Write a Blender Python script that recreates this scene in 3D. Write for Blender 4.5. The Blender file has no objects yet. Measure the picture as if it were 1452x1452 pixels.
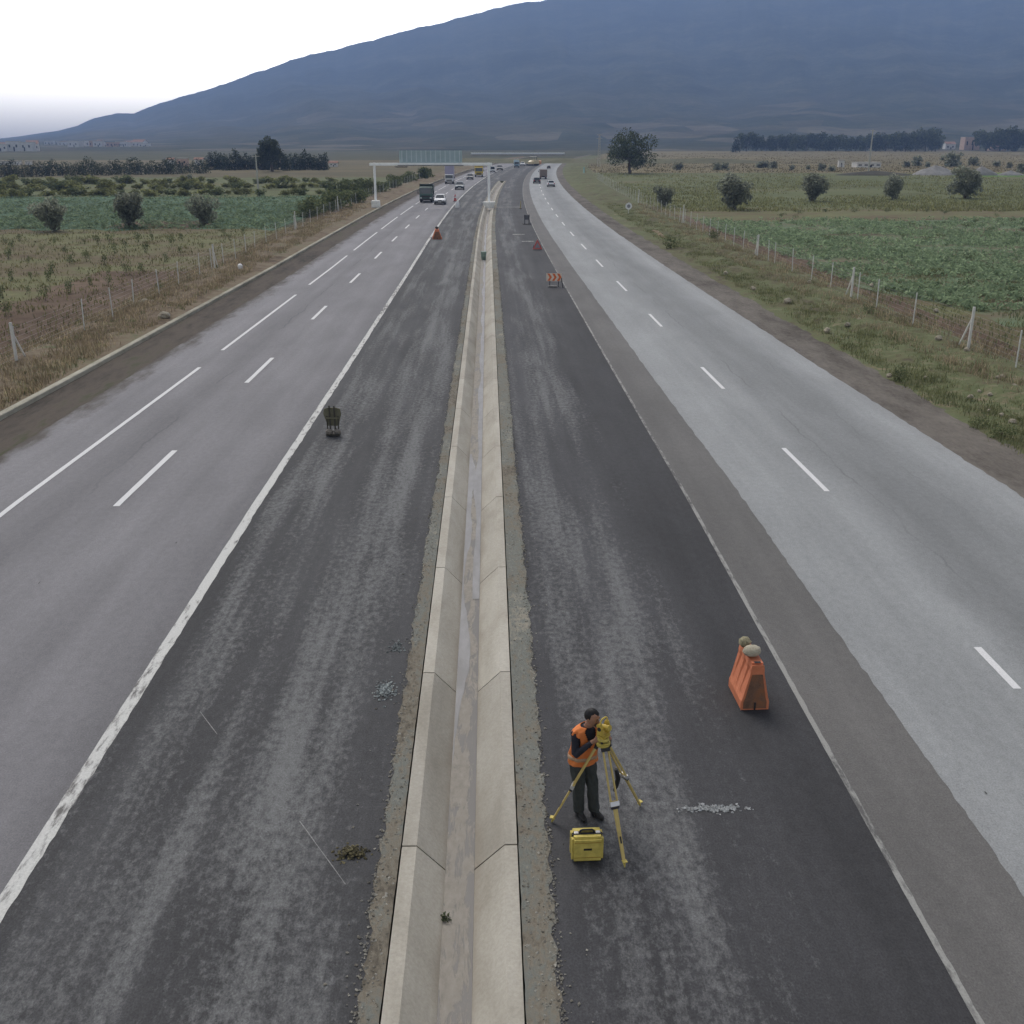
import bpy, bmesh, math, random
import numpy as np
from mathutils import Vector, Matrix, noise as mnoise

C = bpy.context.scene.collection
RAD = math.radians
random.seed(7)
rng = np.random.default_rng(11)

# ------------------------------------------------------------------ camera, light, exposure
F_PX, PITCH, YAW, CAM_H = 1450.0, math.atan(529 / 1450.0), RAD(1.262), 8.7
cam_data = bpy.data.cameras.new('camera')
cam_data.sensor_width = 36.0
cam_data.lens = 36.0 * F_PX / 1452.0
cam_data.clip_start = 0.1
cam_data.clip_end = 40000
cam = bpy.data.objects.new('camera', cam_data)
cam.location = (0, 0, CAM_H)
cam.rotation_euler = (math.pi / 2 - PITCH, 0, -YAW)
C.objects.link(cam)
bpy.context.scene.camera = cam

SUN_AZ, SUN_EL = RAD(-22), RAD(52)          # azimuth from +Y towards +X
world = bpy.data.worlds.new('World')
bpy.context.scene.world = world
world.use_nodes = True
wn, wl = world.node_tree.nodes, world.node_tree.links
bg = wn['Background']
sky = wn.new('ShaderNodeTexSky')
sky.sky_type = 'NISHITA'
sky.sun_disc = False
sky.sun_elevation = SUN_EL
sky.sun_rotation = SUN_AZ
sky.air_density = 1.0
sky.dust_density = 6.0
hsv = wn.new('ShaderNodeHueSaturation')
hsv.inputs['Saturation'].default_value = 0.30
wl.new(sky.outputs[0], hsv.inputs['Color'])
# gain added to whiten the sky low over the horizon, easing off overhead
geo = wn.new('ShaderNodeTexCoord')
sepw = wn.new('ShaderNodeSeparateXYZ')
wl.new(geo.outputs['Generated'], sepw.inputs[0])
band = wn.new('ShaderNodeMapRange')
band.interpolation_type = 'SMOOTHSTEP'
band.inputs[1].default_value = -0.05
band.inputs[2].default_value = 0.24
band.inputs[3].default_value = 13.0
band.inputs[4].default_value = 1.0
wl.new(sepw.outputs[2], band.inputs[0])
gain = wn.new('ShaderNodeMix')
gain.data_type = 'RGBA'
gain.blend_type = 'MULTIPLY'
gain.inputs[0].default_value = 1.0
wl.new(hsv.outputs[0], gain.inputs[6])
wl.new(band.outputs[0], gain.inputs[7])
wl.new(gain.outputs[2], bg.inputs['Color'])
bg.inputs['Strength'].default_value = 0.12

sun_data = bpy.data.lights.new('sun', 'SUN')
sun_data.energy = 1.2
sun_data.angle = RAD(30)
sun_data.color = (1.0, 0.96, 0.90)
sun = bpy.data.objects.new('sun', sun_data)
sd = Vector((math.sin(SUN_AZ) * math.cos(SUN_EL), math.cos(SUN_AZ) * math.cos(SUN_EL), math.sin(SUN_EL)))
sun.rotation_euler = sd.to_track_quat('Z', 'Y').to_euler()
sun.location = (0, 0, 60)
C.objects.link(sun)

vs = bpy.context.scene.view_settings
vs.view_transform = 'Standard'
vs.look = 'None'
vs.exposure = 0.18
vs.gamma = 1.0
bpy.context.scene.cycles.max_bounces = 6
bpy.context.scene.cycles.volume_bounces = 0

HAZE_DENSITY = 0.00027
HAZE_COLOR = (0.37, 0.56, 1.0, 1)


# ------------------------------------------------------------------ helpers: measuring
def ray(x, y):
    u, v = x - 726.0, y - 726.0
    b = F_PX * math.cos(PITCH) - v * math.sin(PITCH)
    c = v * math.cos(PITCH) + F_PX * math.sin(PITCH)
    return (u * math.cos(YAW) + b * math.sin(YAW), -u * math.sin(YAW) + b * math.cos(YAW), -c)


def G(x, y, z=0.0):
    r = ray(x, y)
    k = (CAM_H - z) / -r[2]
    return Vector((r[0] * k, r[1] * k, z))


def at_dist(x, y, Y):
    r = ray(x, y)
    k = Y / r[1]
    return Vector((r[0] * k, Y, CAM_H + r[2] * k))


def curve_x(Y):
    Yc = min(Y, 640.0)
    d = max(0.0, Yc - 90.0)
    v = -0.44 + d * d / 6200.0
    if Y > 640.0:
        v += (min(Y, 900) - 640.0) * (550.0 / 3100.0)
    return v


_sY = [-50, 25, 40, 75, 110, 200, 300, 640]
_sV = [1.0, 1.0, 0.975, 0.935, 0.915, 0.89, 0.865, 0.84]


def W(o, Y):
    return curve_x(Y) + o * float(np.interp(Y, _sY, _sV))


# ------------------------------------------------------------------ helpers: materials
class NT:
    def __init__(self, name):
        self.m = bpy.data.materials.new(name)
        self.m.use_nodes = True
        self.t = self.m.node_tree
        self.n, self.l = self.t.nodes, self.t.links
        self.p = self.n['Principled BSDF']
        self.p.inputs['Specular IOR Level'].default_value = 0.3

    def set(self, sock, v):
        if isinstance(v, bpy.types.NodeSocket):
            self.l.new(v, sock)
        elif v is not None:
            if hasattr(sock.default_value, '__len__') and not hasattr(v, '__len__'):
                v = (v, v, v)
            if hasattr(sock.default_value, '__len__') and len(sock.default_value) == 4 and len(v) == 3:
                v = (*v, 1)
            sock.default_value = v

    def coord(self, kind='Object'):
        return self.n.new('ShaderNodeTexCoord').outputs[kind]

    def mapped(self, vec, scale):
        k = self.n.new('ShaderNodeMapping')
        self.l.new(vec, k.inputs[0])
        k.inputs['Scale'].default_value = scale
        return k.outputs[0]

    def noise(self, vec, scale=5, detail=4, rough=0.55, dist=0.0):
        k = self.n.new('ShaderNodeTexNoise')
        self.l.new(vec, k.inputs['Vector'])
        k.inputs['Scale'].default_value = scale
        k.inputs['Detail'].default_value = detail
        k.inputs['Roughness'].default_value = rough
        k.inputs['Distortion'].default_value = dist
        return k.outputs[0]

    def voronoi(self, vec, scale=5, feature='F1'):
        k = self.n.new('ShaderNodeTexVoronoi')
        k.feature = feature
        self.l.new(vec, k.inputs['Vector'])
        k.inputs['Scale'].default_value = scale
        return k

    def ramp(self, fac, stops, interp='LINEAR'):
        k = self.n.new('ShaderNodeValToRGB')
        self.l.new(fac, k.inputs[0])
        cr = k.color_ramp
        cr.interpolation = interp
        while len(cr.elements) < len(stops):
            cr.elements.new(0.5)
        for e, (p, c) in zip(cr.elements, stops):
            e.position = p
            if not hasattr(c, '__len__'):
                c = (c, c, c)
            e.color = (*c[:3], 1)
        return k.outputs[0]

    def mix(self, fac, a, b, mode='MIX'):
        k = self.n.new('ShaderNodeMix')
        k.data_type = 'RGBA'
        k.blend_type = mode
        self.set(k.inputs[0], fac)
        self.set(k.inputs[6], a)
        self.set(k.inputs[7], b)
        return k.outputs[2]

    def math(self, op, a, b=None, clamp=False):
        k = self.n.new('ShaderNodeMath')
        k.operation = op
        k.use_clamp = clamp
        self.set(k.inputs[0], a)
        if b is not None:
            self.set(k.inputs[1], b)
        return k.outputs[0]

    def sep(self, vec):
        k = self.n.new('ShaderNodeSeparateXYZ')
        self.l.new(vec, k.inputs[0])
        return k.outputs

    def maprange(self, v, a, b, c=0.0, d=1.0):
        k = self.n.new('ShaderNodeMapRange')
        self.set(k.inputs[0], v)
        for i, q in enumerate((a, b, c, d)):
            k.inputs[i + 1].default_value = q
        return k.outputs[0]

    def island(self):
        return self.n.new('ShaderNodeNewGeometry').outputs['Random Per Island']

    def objrand(self):
        return self.n.new('ShaderNodeObjectInfo').outputs['Random']

    def bump(self, h, strength=0.3, dist=0.02):
        k = self.n.new('ShaderNodeBump')
        self.l.new(h, k.inputs['Height'])
        k.inputs['Strength'].default_value = strength
        k.inputs['Distance'].default_value = dist
        self.l.new(k.outputs[0], self.p.inputs['Normal'])

    def out(self, color, rough=0.85, metal=0.0, spec=None):
        self.set(self.p.inputs['Base Color'], color)
        self.set(self.p.inputs['Roughness'], rough)
        self.p.inputs['Metallic'].default_value = metal
        if spec is not None:
            self.p.inputs['Specular IOR Level'].default_value = spec
        return self.m


_cache = {}


def plain(name, col, rough=0.7, var=0.12, scale=6.0, metal=0.0, spec=0.3):
    """A simple painted / plastic / metal surface with soft wear."""
    if name in _cache:
        return _cache[name]
    t = NT(name)
    n = t.noise(t.coord('Object'), scale, 5, 0.6)
    a = tuple(max(0, c * (1 - var)) for c in col)
    b = tuple(min(1, c * (1 + var)) for c in col)
    m = t.out(t.ramp(n, [(0.3, a), (0.7, b)]), rough, metal, spec)
    _cache[name] = m
    return m


def foliage(name, dark, light, mid=None, translucent=0.48):
    if name in _cache:
        return _cache[name]
    t = NT(name)
    r = t.island()
    stops = [(0.0, dark), (0.55, mid or tuple((a + b) / 2 for a, b in zip(dark, light))), (1.0, light)]
    col = t.ramp(r, stops)
    n = t.noise(t.coord('Object'), 0.9, 3, 0.6)
    col = t.mix(1.0, col, t.ramp(n, [(0.3, 0.72), (0.7, 1.25)]), 'MULTIPLY')
    col = t.mix(1.0, col, t.ramp(t.objrand(), [(0.0, 0.8), (1.0, 1.2)]), 'MULTIPLY')
    m = t.out(col, 0.8, 0, 0.15)
    if not translucent:
        _cache[name] = m
        return m
    tr = t.n.new('ShaderNodeBsdfTranslucent')
    t.l.new(col, tr.inputs['Color'])
    mx = t.n.new('ShaderNodeMixShader')
    mx.inputs[0].default_value = translucent
    t.l.new(t.p.outputs[0], mx.inputs[1])
    t.l.new(tr.outputs[0], mx.inputs[2])
    t.l.new(mx.outputs[0], t.n['Material Output'].inputs['Surface'])
    _cache[name] = m
    return m


def asphalt(name, base, profile=None, dust=None, dust_amount=0.5, streak=0.25, patch=0.2, grain=0.25, wet=0.0,
            cracks=0.0, rough=0.85, dust_profile=None, edge=None, seams=()):
    """Road surface laid out in road coordinates (UV = metres across, metres along)."""
    t = NT(name)
    uv = t.coord('UV')
    col = t.mix(1.0, base, t.ramp(t.noise(t.mapped(uv, (1.3, 0.035, 1)), 1.0, 5, 0.55),
                                  [(0.3, 1 - streak), (0.7, 1 + streak * .8)]), 'MULTIPLY')
    col = t.mix(1.0, col, t.ramp(t.noise(t.mapped(uv, (0.5, 0.16, 1)), 1.0, 6, 0.6, 0.4),
                                 [(0.32, 1 - patch), (0.68, 1 + patch * .8)]), 'MULTIPLY')
    if profile:
        lo, hi = profile[0][0], profile[-1][0]
        x = t.sep(uv)[0]
        wob = t.noise(t.mapped(uv, (0.6, 0.05, 1)), 1.0, 4, 0.6)
        x = t.math('ADD', x, t.maprange(wob, 0.3, 0.7, -0.25, 0.25))
        fac = t.maprange(x, lo, hi)
        col = t.mix(1.0, col, t.ramp(fac, [((o - lo) / (hi - lo), v) for o, v in profile]), 'MULTIPLY')
    if dust:
        s = t.noise(t.mapped(uv, (1.7, 0.045, 1)), 1.0, 5, 0.6)
        p = t.noise(t.mapped(uv, (0.9, 0.13, 1)), 1.0, 5, 0.6, 0.4)
        f = t.noise(t.mapped(uv, (9.0, 5.5, 1)), 1.0, 8, 0.80)
        k = t.math('ADD', t.math('MULTIPLY', s, 0.56), t.math('MULTIPLY', f, 0.84))
        k = t.math('ADD', k, t.math('MULTIPLY', p, 0.52))
        if dust_profile:
            lo, hi = dust_profile[0][0], dust_profile[-1][0]
            w = t.ramp(t.maprange(t.sep(uv)[0], lo, hi), [((o - lo) / (hi - lo), v + 0.5) for o, v in dust_profile])
            k = t.math('ADD', k, t.math('SUBTRACT', w, 0.5))
        k = t.maprange(k, 1.13 - 0.30 * dust_amount, 1.31 - 0.30 * dust_amount)
        col = t.mix(t.math('MULTIPLY', k, 0.85), col, dust)
    if edge:
        o_in, o_out, ecol = edge
        n1 = t.noise(t.mapped(uv, (1.1, 0.35, 1)), 1.0, 7, 0.68)
        x = t.math('ADD', t.sep(uv)[0], t.maprange(n1, 0.25, 0.75, -0.75, 0.75))
        col = t.mix(t.maprange(x, o_in, o_out), col, t.mix(n1, tuple(c * .7 for c in ecol), tuple(c * 1.3 for c in ecol)))
    g = t.noise(t.mapped(uv, (1, .7, 1)), 42, 4, 0.8)
    col = t.mix(1.0, col, t.ramp(g, [(0.34, 1 - grain * 1.5), (0.66, 1 + grain * 1.5)]), 'MULTIPLY')
    g2 = t.noise(t.mapped(uv, (1, .6, 1)), 8, 5, 0.75)
    col = t.mix(1.0, col, t.ramp(g2, [(0.34, 1 - grain * .6), (0.66, 1 + grain * .6)]), 'MULTIPLY')
    if cracks:
        d = t.mix(0.25, t.mapped(uv, (0.55, 0.10, 1)), t.n.new('ShaderNodeTexNoise').outputs[1])
        v = t.voronoi(d, 1.0, 'DISTANCE_TO_EDGE').outputs[0]
        msk = t.math('MULTIPLY', t.maprange(v, 0.0, 0.006, 1.0, 0.0),
                     t.maprange(t.noise(t.mapped(uv, (0.2, 0.05, 1)), 1, 2), 0.52, 0.6))
        col = t.mix(t.math('MULTIPLY', msk, cracks), col, (0.04, 0.04, 0.042))
    for (so, sw, sk) in seams:
        x = t.math('ADD', t.sep(uv)[0], t.maprange(t.noise(t.mapped(uv, (0.01, 0.35, 1)), 1.0, 6, 0.6), 0.25, 0.75, -0.22, 0.22))
        dx = t.math('ABSOLUTE', t.math('SUBTRACT', x, so))
        on = t.maprange(t.noise(t.mapped(uv, (0.01, 0.12, 1)), 1.0, 3, 0.6), 0.46, 0.54)
        col = t.mix(t.math('MULTIPLY', t.math('MULTIPLY', t.maprange(dx, sw * .5, sw, 1.0, 0.0), on), sk), col, (0.06, 0.06, 0.062))
    t.bump(g, 0.25, 0.01)
    return t.out(col, rough, 0, 0.25)


def worn_paint(name, paint, under, wear, seed=0.0):
    t = NT(name)
    uv = t.coord('UV')
    f = t.noise(t.mapped(uv, (9, 2.2, 1)), 1.0, 6, 0.72)
    b = t.noise(t.mapped(uv, (1.5, 0.22, 1)), 1.0, 3, 0.6)
    k = t.math('ADD', t.math('MULTIPLY', f, 0.6), t.math('MULTIPLY', b, 0.4))
    k = t.maprange(k, wear - 0.05, wear + 0.04)
    g = t.noise(uv, 30, 3, 0.6)
    pc = t.mix(1.0, paint, t.ramp(g, [(0.3, 0.82), (0.7, 1.08)]), 'MULTIPLY')
    return t.out(t.mix(k, under, pc), 0.8, 0, 0.2)


def soil(name, cols, scale=0.25, fine=2.2, stretch=(1, 1, 1)):
    t = NT(name)
    v = t.mapped(t.coord('Object'), stretch)
    a = t.noise(v, scale, 6, 0.65, 0.3)
    b = t.noise(v, fine, 6, 0.75)
    c = t.noise(v, scale * 0.18, 3, 0.5)
    k = t.math('ADD', t.math('MULTIPLY', a, 0.5), t.math('MULTIPLY', b, 0.35))
    k = t.math('ADD', k, t.math('MULTIPLY', c, 0.25))
    n = len(cols)
    col = t.ramp(k, [(0.45 + 0.21 * i / (n - 1), cc) for i, cc in enumerate(cols)])
    t.bump(b, 0.5, 0.08)
    return t.out(col, 0.95, 0, 0.1)


# ------------------------------------------------------------------ helpers: meshes
class MB:
    """Collects shapes and links them as ONE mesh object."""

    def __init__(self):
        self.v, self.f, self.mi = [], [], []

    def add(self, verts, faces, mi=0):
        k = len(self.v)
        self.v += [tuple(p) for p in verts]
        self.f += [tuple(i + k for i in f) for f in faces]
        self.mi += [mi] * len(faces)
        return self

    def box(self, c, s, rot=None, mi=0, taper=1.0):
        x, y, z = s[0] / 2, s[1] / 2, s[2] / 2
        vs_ = []
        for dz, tp in ((-z, 1.0), (z, taper)):
            for dx, dy in ((-x, -y), (x, -y), (x, y), (-x, y)):
                p = Vector((dx * tp, dy * tp, dz))
                if rot is not None:
                    p = rot @ p
                vs_.append(p + Vector(c))
        return self.add(vs_, [(0, 3, 2, 1), (4, 5, 6, 7), (0, 1, 5, 4), (1, 2, 6, 5), (2, 3, 7, 6), (3, 0, 4, 7)], mi)

    def bar(self, a, b, w, d=None, mi=0, side=None, w2=None):
        """Rectangular bar from a to b; w along 'side', d across."""
        a, b = Vector(a), Vector(b)
        d = d or w
        w2 = w2 or w
        ax = (b - a).normalized()
        s = Vector(side) if side is not None else (Vector((0, 0, 1)).cross(ax) if abs(ax.z) < 0.98 else Vector((1, 0, 0)))
        s = (s - ax * s.dot(ax)).normalized()
        t = ax.cross(s)
        vs_ = []
        for p, ww in ((a, w), (b, w2)):
            for i, j in ((-1, -1), (1, -1), (1, 1), (-1, 1)):
                vs_.append(p + s * (i * ww / 2) + t * (j * d / 2))
        return self.add(vs_, [(0, 3, 2, 1), (4, 5, 6, 7), (0, 1, 5, 4), (1, 2, 6, 5), (2, 3, 7, 6), (3, 0, 4, 7)], mi)

    def tube(self, pts, rads, n=10, mi=0, ref=None, cap=True):
        """Loft of (elliptical) rings along pts. rads: number or (a, b)."""
        pts = [Vector(p) for p in pts]
        k0 = len(self.v)
        vs_, fs = [], []
        for i, p in enumerate(pts):
            ax = (pts[min(i + 1, len(pts) - 1)] - pts[max(i - 1, 0)]).normalized()
            r = Vector(ref) if ref is not None else (Vector((1, 0, 0)) if abs(ax.x) < 0.9 else Vector((0, 1, 0)))
            s = (r - ax * r.dot(ax)).normalized()
            t = ax.cross(s)
            ra = rads[i] if hasattr(rads, '__len__') else rads
            ra = ra if hasattr(ra, '__len__') else (ra, ra)
            for q in range(n):
                an = 2 * math.pi * q / n
                vs_.append(p + s * (math.cos(an) * ra[0]) + t * (math.sin(an) * ra[1]))
        for i in range(len(pts) - 1):
            for q in range(n):
                q2 = (q + 1) % n
                fs.append((i * n + q, i * n + q2, (i + 1) * n + q2, (i + 1) * n + q))
        if cap:
            fs.append(tuple(range(n - 1, -1, -1)))
            fs.append(tuple((len(pts) - 1) * n + q for q in range(n)))
        return self.add(vs_, fs, mi)

    def ellipsoid(self, c, r, n=16, m=10, rot=None, mi=0, jitter=0.0, rnd=None):
        vs_, fs = [], []
        c = Vector(c)
        for j in range(m + 1):
            th = math.pi * j / m
            for i in range(n):
                ph = 2 * math.pi * i / n
                p = Vector((r[0] * math.sin(th) * math.cos(ph), r[1] * math.sin(th) * math.sin(ph), r[2] * math.cos(th)))
                if jitter and 0 < j < m:
                    p *= 1 + (rnd or random).uniform(-jitter, jitter)
                if rot is not None:
                    p = rot @ p
                vs_.append(c + p)
        for j in range(m):
            for i in range(n):
                i2 = (i + 1) % n
                fs.append((j * n + i, (j + 1) * n + i, (j + 1) * n + i2, j * n + i2))
        return self.add(vs_, fs, mi)

    def prism(self, prof, x0, x1, mi=0, axis='X', taper=1.0):
        """Closed outline (list of 2D points) extruded between x0 and x1."""
        n = len(prof)
        vs_ = []
        for x in (x0, x1):
            for a, b in prof:
                vs_.append((x, a, b) if axis == 'X' else ((a, x, b) if axis == 'Y' else (a, b, x)))
        fs = [tuple(range(n - 1, -1, -1)), tuple(range(n, 2 * n))]
        for i in range(n):
            j = (i + 1) % n
            fs.append((i, j, n + j, n + i))
        return self.add(vs_, fs, mi)

    def build(self, name, mats, parent=None, smooth=False, bevel=0.0, loc=None, rotz=0.0):
        me = bpy.data.meshes.new(name)
        me.from_pydata(self.v, [], self.f)
        mats = mats if isinstance(mats, (list, tuple)) else [mats]
        for m in mats:
            me.materials.append(m)
        if len(mats) > 1:
            me.polygons.foreach_set('material_index', self.mi)
        bm = bmesh.new()
        bm.from_mesh(me)
        if bevel:
            bmesh.ops.remove_doubles(bm, verts=bm.verts, dist=1e-5)
            ed = [e for e in bm.edges if len(e.link_faces) == 2 and e.calc_face_angle(0) > 0.5]
            bmesh.ops.bevel(bm, geom=ed, offset=bevel, segments=2, affect='EDGES', clamp_overlap=True)
        bmesh.ops.recalc_face_normals(bm, faces=bm.faces)
        bm.to_mesh(me)
        bm.free()
        if smooth:
            me.polygons.foreach_set('use_smooth', [True] * len(me.polygons))
            try:
                me.set_sharp_from_angle(angle=RAD(40))
            except Exception:
                pass
        me.update()
        o = bpy.data.objects.new(name, me)
        C.objects.link(o)
        if parent is not None:
            o.parent = parent
        if loc is not None:
            o.location = loc
        o.rotation_euler.z = rotz
        return o


def tag(o, label=None, cat=None, group=None, kind=None):
    if label:
        o['label'] = label
    if cat:
        o['category'] = cat
    if group:
        o['group'] = group
    if kind:
        o['kind'] = kind
    return o


def thing(name, label, cat, loc=(0, 0, 0), rotz=0.0, group=None, scale=1.0):
    o = bpy.data.objects.new(name, None)
    C.objects.link(o)
    o.location = loc
    o.rotation_euler = (0, 0, rotz)
    o.scale = (scale, scale, scale)
    o.empty_display_size = 0.3
    return tag(o, label, cat, group)


KIDS = {}


def kids(o):
    return [c for c in bpy.data.objects if c.parent == o]


def dup(o, loc=None, rotz=None, scale=None, label=None, group=None, parent=None, tree=None):
    if tree is None:
        if o.name not in KIDS:
            KIDS[o.name] = kids(o)
        tree = KIDS[o.name]
    c = o.copy()
    C.objects.link(c)
    if parent is not None:
        c.parent = parent
    if loc is not None:
        c.location = loc
    if rotz is not None:
        c.rotation_euler.z = rotz
    if scale is not None:
        c.scale = scale if hasattr(scale, '__len__') else (scale,) * 3
    if label:
        c['label'] = label
    if group:
        c['group'] = group
    for ch in tree:
        dup(ch, parent=c)
    return c


def structure(o):
    o['kind'] = 'structure'
    return o


def ysteps(Y0, Y1, near=0.25, grow=0.012):
    ys, y = [Y0], Y0
    while y < Y1:
        y += max(near, abs(y) * grow)
        ys.append(min(y, Y1))
    return ys


def jag(seed, Y, amp):
    return amp * (0.22 * math.sin(Y * 1.7 + seed) + 0.25 * math.sin(Y * 4.3 + seed * 2.1) +
                  0.3 * math.sin(Y * 9.7 + seed * 3.7) + 0.25 * math.sin(Y * 0.31 + seed * 1.3) +
                  1.1 * (math.sin(Y * 91.7 + seed * 17) * 43758.5453 % 1 - 0.5))


def ribbon(name, o0, o1, Y0, Y1, z, mat, jag0=0.0, jag1=0.0, near=0.12, cols=1, zfun=None, parent=None, scaled=True, grow=0.012, yjit=0.0):
    """Strip of ground in road coordinates between offsets o0 and o1 (numbers or functions of Y)."""
    ys = ysteps(Y0, Y1, near, grow)
    vs_, uv, fs = [], [], []
    n = cols + 1
    for Y in ys:
        a = o0(Y) if callable(o0) else o0
        b = o1(Y) if callable(o1) else o1
        a += jag(o1 if not callable(o1) else 3.0, Y, jag0) if jag0 else 0
        b += jag(1.0 + (o0 if not callable(o0) else 5.0), Y, jag1) if jag1 else 0
        for i in range(n):
            o = a + (b - a) * i / cols
            X = W(o, Y) if scaled else curve_x(Y) + o
            zz = z + (zfun(i / cols, o, Y) if zfun else 0)
            Yj = Y
            if yjit and (Y == ys[0] or Y == ys[-1]):
                Yj += random.uniform(-yjit, yjit)
            vs_.append((X, Yj, zz))
            uv.append((o, Y))
    for j in range(len(ys) - 1):
        for i in range(cols):
            k = j * n + i
            fs.append((k, k + 1, k + n + 1, k + n))
    me = bpy.data.meshes.new(name)
    me.from_pydata(vs_, [], fs)
    me.materials.append(mat)
    lay = me.uv_layers.new(name='road')
    idx = np.empty(len(me.loops), dtype=np.int32)
    me.loops.foreach_get('vertex_index', idx)
    lay.data.foreach_set('uv', np.array(uv, dtype=np.float32)[idx].ravel())
    me.update()
    o = bpy.data.objects.new(name, me)
    C.objects.link(o)
    if parent is not None:
        o.parent = parent
    return o


def cards(name, centers, normals_up, size, mat, n_sides=4, parent=None, kind=None, aspect=1.6, blade=False):
    """Many small leaf faces in one mesh. centers (n,3)."""
    n = len(centers)
    c = np.asarray(centers, dtype=np.float64)
    s = np.broadcast_to(np.asarray(size, dtype=np.float64), (n,))[:, None]
    d = rng.normal(size=(n, 3))
    d[:, 2] = d[:, 2] * 0.7 + normals_up
    d /= np.linalg.norm(d, axis=1, keepdims=True)
    r = rng.normal(size=(n, 3))
    u = np.cross(d, r)
    u /= np.linalg.norm(u, axis=1, keepdims=True)
    w = np.cross(d, u)
    L = s * aspect / 2
    H = s / 2
    bend = d * (s * 0.18)
    v = np.stack([c - u * L, c - w * H * 0.9 + bend, c + u * L, c + w * H * 0.9 + bend], axis=1).reshape(-1, 3)
    f = np.arange(n * 4).reshape(n, 4)
    me = bpy.data.meshes.new(name)
    me.from_pydata(v.tolist(), [], f.tolist())
    me.materials.append(mat)
    me.update()
    o = bpy.data.objects.new(name, me)
    if parent is not False:
        C.objects.link(o)
        if parent is not None:
            o.parent = parent
    return o


def blades(name, roots, height, width, mat, lean=0.35, per=5, spread=0.08, kind='stuff', label=None):
    """Grass: 'per' tapered blades at each root, one mesh."""
    roots = np.asarray(roots, dtype=np.float64)
    n = len(roots) * per
    base = np.repeat(roots, per, axis=0) + np.c_[rng.normal(0, spread, (n, 2)), np.zeros(n)]
    h = np.repeat(np.broadcast_to(np.asarray(height, dtype=np.float64), (len(roots),)), per) * rng.uniform(0.55, 1.25, n)
    an = rng.uniform(0, 2 * math.pi, n)
    side = np.c_[np.cos(an), np.sin(an), np.zeros(n)] * (width / 2)
    ln = rng.uniform(0, 2 * math.pi, n)
    off = np.c_[np.cos(ln), np.sin(ln), np.zeros(n)] * (h * lean * rng.uniform(0.1, 1.3, n))[:, None]
    mid = base + off * 0.35 + np.c_[np.zeros((n, 2)), h * 0.6]
    tip = base + off + np.c_[np.zeros((n, 2)), h]
    v = np.stack([base - side, base + side, mid + side * 0.7, mid - side * 0.7, tip], axis=1).reshape(-1, 3)
    k = np.arange(n) * 5
    faces = [(a, a + 1, a + 2, a + 3) for a in k.tolist()] + [(a + 3, a + 2, a + 4) for a in k.tolist()]
    me = bpy.data.meshes.new(name)
    me.from_pydata(v.tolist(), [], faces)
    me.materials.append(mat)
    me.update()
    o = bpy.data.objects.new(name, me)
    C.objects.link(o)
    tag(o, label, 'grass' if label else None, kind=kind)
    return o


def stones_mesh(name, spots, mat, kind=None, rnd=random):
    """Small angular stones, one mesh (stuff)."""
    mb = MB()
    base = [(1, 0, 0), (-1, 0, 0), (0, 1, 0), (0, -1, 0), (0, 0, 1), (0, 0, -1)]
    fc = [(0, 2, 4), (2, 1, 4), (1, 3, 4), (3, 0, 4), (2, 0, 5), (1, 2, 5), (3, 1, 5), (0, 3, 5)]
    for (x, y, z, r) in spots:
        an = rnd.uniform(0, 6.28)
        ca, sa = math.cos(an), math.sin(an)
        vs_ = []
        for (a, b, c_) in base:
            a, b, c_ = a * r * rnd.uniform(.7, 1.4), b * r * rnd.uniform(.7, 1.4), c_ * r * rnd.uniform(.5, .9)
            a += rnd.uniform(-.3, .3) * r
            b += rnd.uniform(-.3, .3) * r
            vs_.append((x + a * ca - b * sa, y + a * sa + b * ca, z + c_))
        mb.add(vs_, fc)
    o = mb.build(name, mat)
    if kind:
        o['kind'] = kind
    return o


ORD = ['first', 'second', 'third', 'fourth', 'fifth', 'sixth', 'seventh', 'eighth', 'ninth', 'tenth', 'eleventh', 'twelfth',
       'thirteenth', 'fourteenth', 'fifteenth', 'sixteenth', 'seventeenth', 'eighteenth', 'nineteenth', 'twentieth']
ORD += ['twenty-' + x for x in ORD[:9]] + ['thirtieth'] + ['thirty-' + x for x in ORD[:9]] + ['fortieth'] + ['forty-' + x for x in ORD[:9]]
# ------------------------------------------------------------------ ground sheet
m_ground = soil('plain_ground', [(0.035, 0.040, 0.022), (0.055, 0.058, 0.030), (0.075, 0.070, 0.042), (0.045, 0.056, 0.030)], 0.02, 0.5)


def build_ground():
    inner = [-22, -16, -14, -5, -1.0, -0.80, -0.785, 0.785, 0.80, 1.1, 5, 14, 16, 22]
    outer = [30, 45, 70, 110, 180, 300, 500, 900, 1600, 3000, 6000]
    cols = [-x for x in outer[::-1]] + inner + outer
    ys = [-60, -20] + ysteps(0, 900, 4.0, 0.02)[1:] + [1100, 1400, 1900, 2600, 3600, 5200, 8000, 12000]
    ys = sorted(set(ys + [236.0, 236.6]))
    vs_, fs = [], []
    for Y in ys:
        for o in cols:
            X = W(o, Y) if abs(o) < 25 else curve_x(Y) * max(0, 1 - abs(o) / 3000) + o
            z = -0.06
            if abs(o) < 0.79 and Y < 236.3:
                z = -0.62
            vs_.append((X, Y, z))
    n = len(cols)
    for j in range(len(ys) - 1):
        for i in range(n - 1):
            k = j * n + i
            fs.append((k, k + 1, k + n + 1, k + n))
    me = bpy.data.meshes.new('ground')
    me.from_pydata(vs_, [], fs)
    me.materials.append(m_ground)
    o = bpy.data.objects.new('ground', me)
    C.objects.link(o)
    return structure(o)


build_ground()

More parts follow.
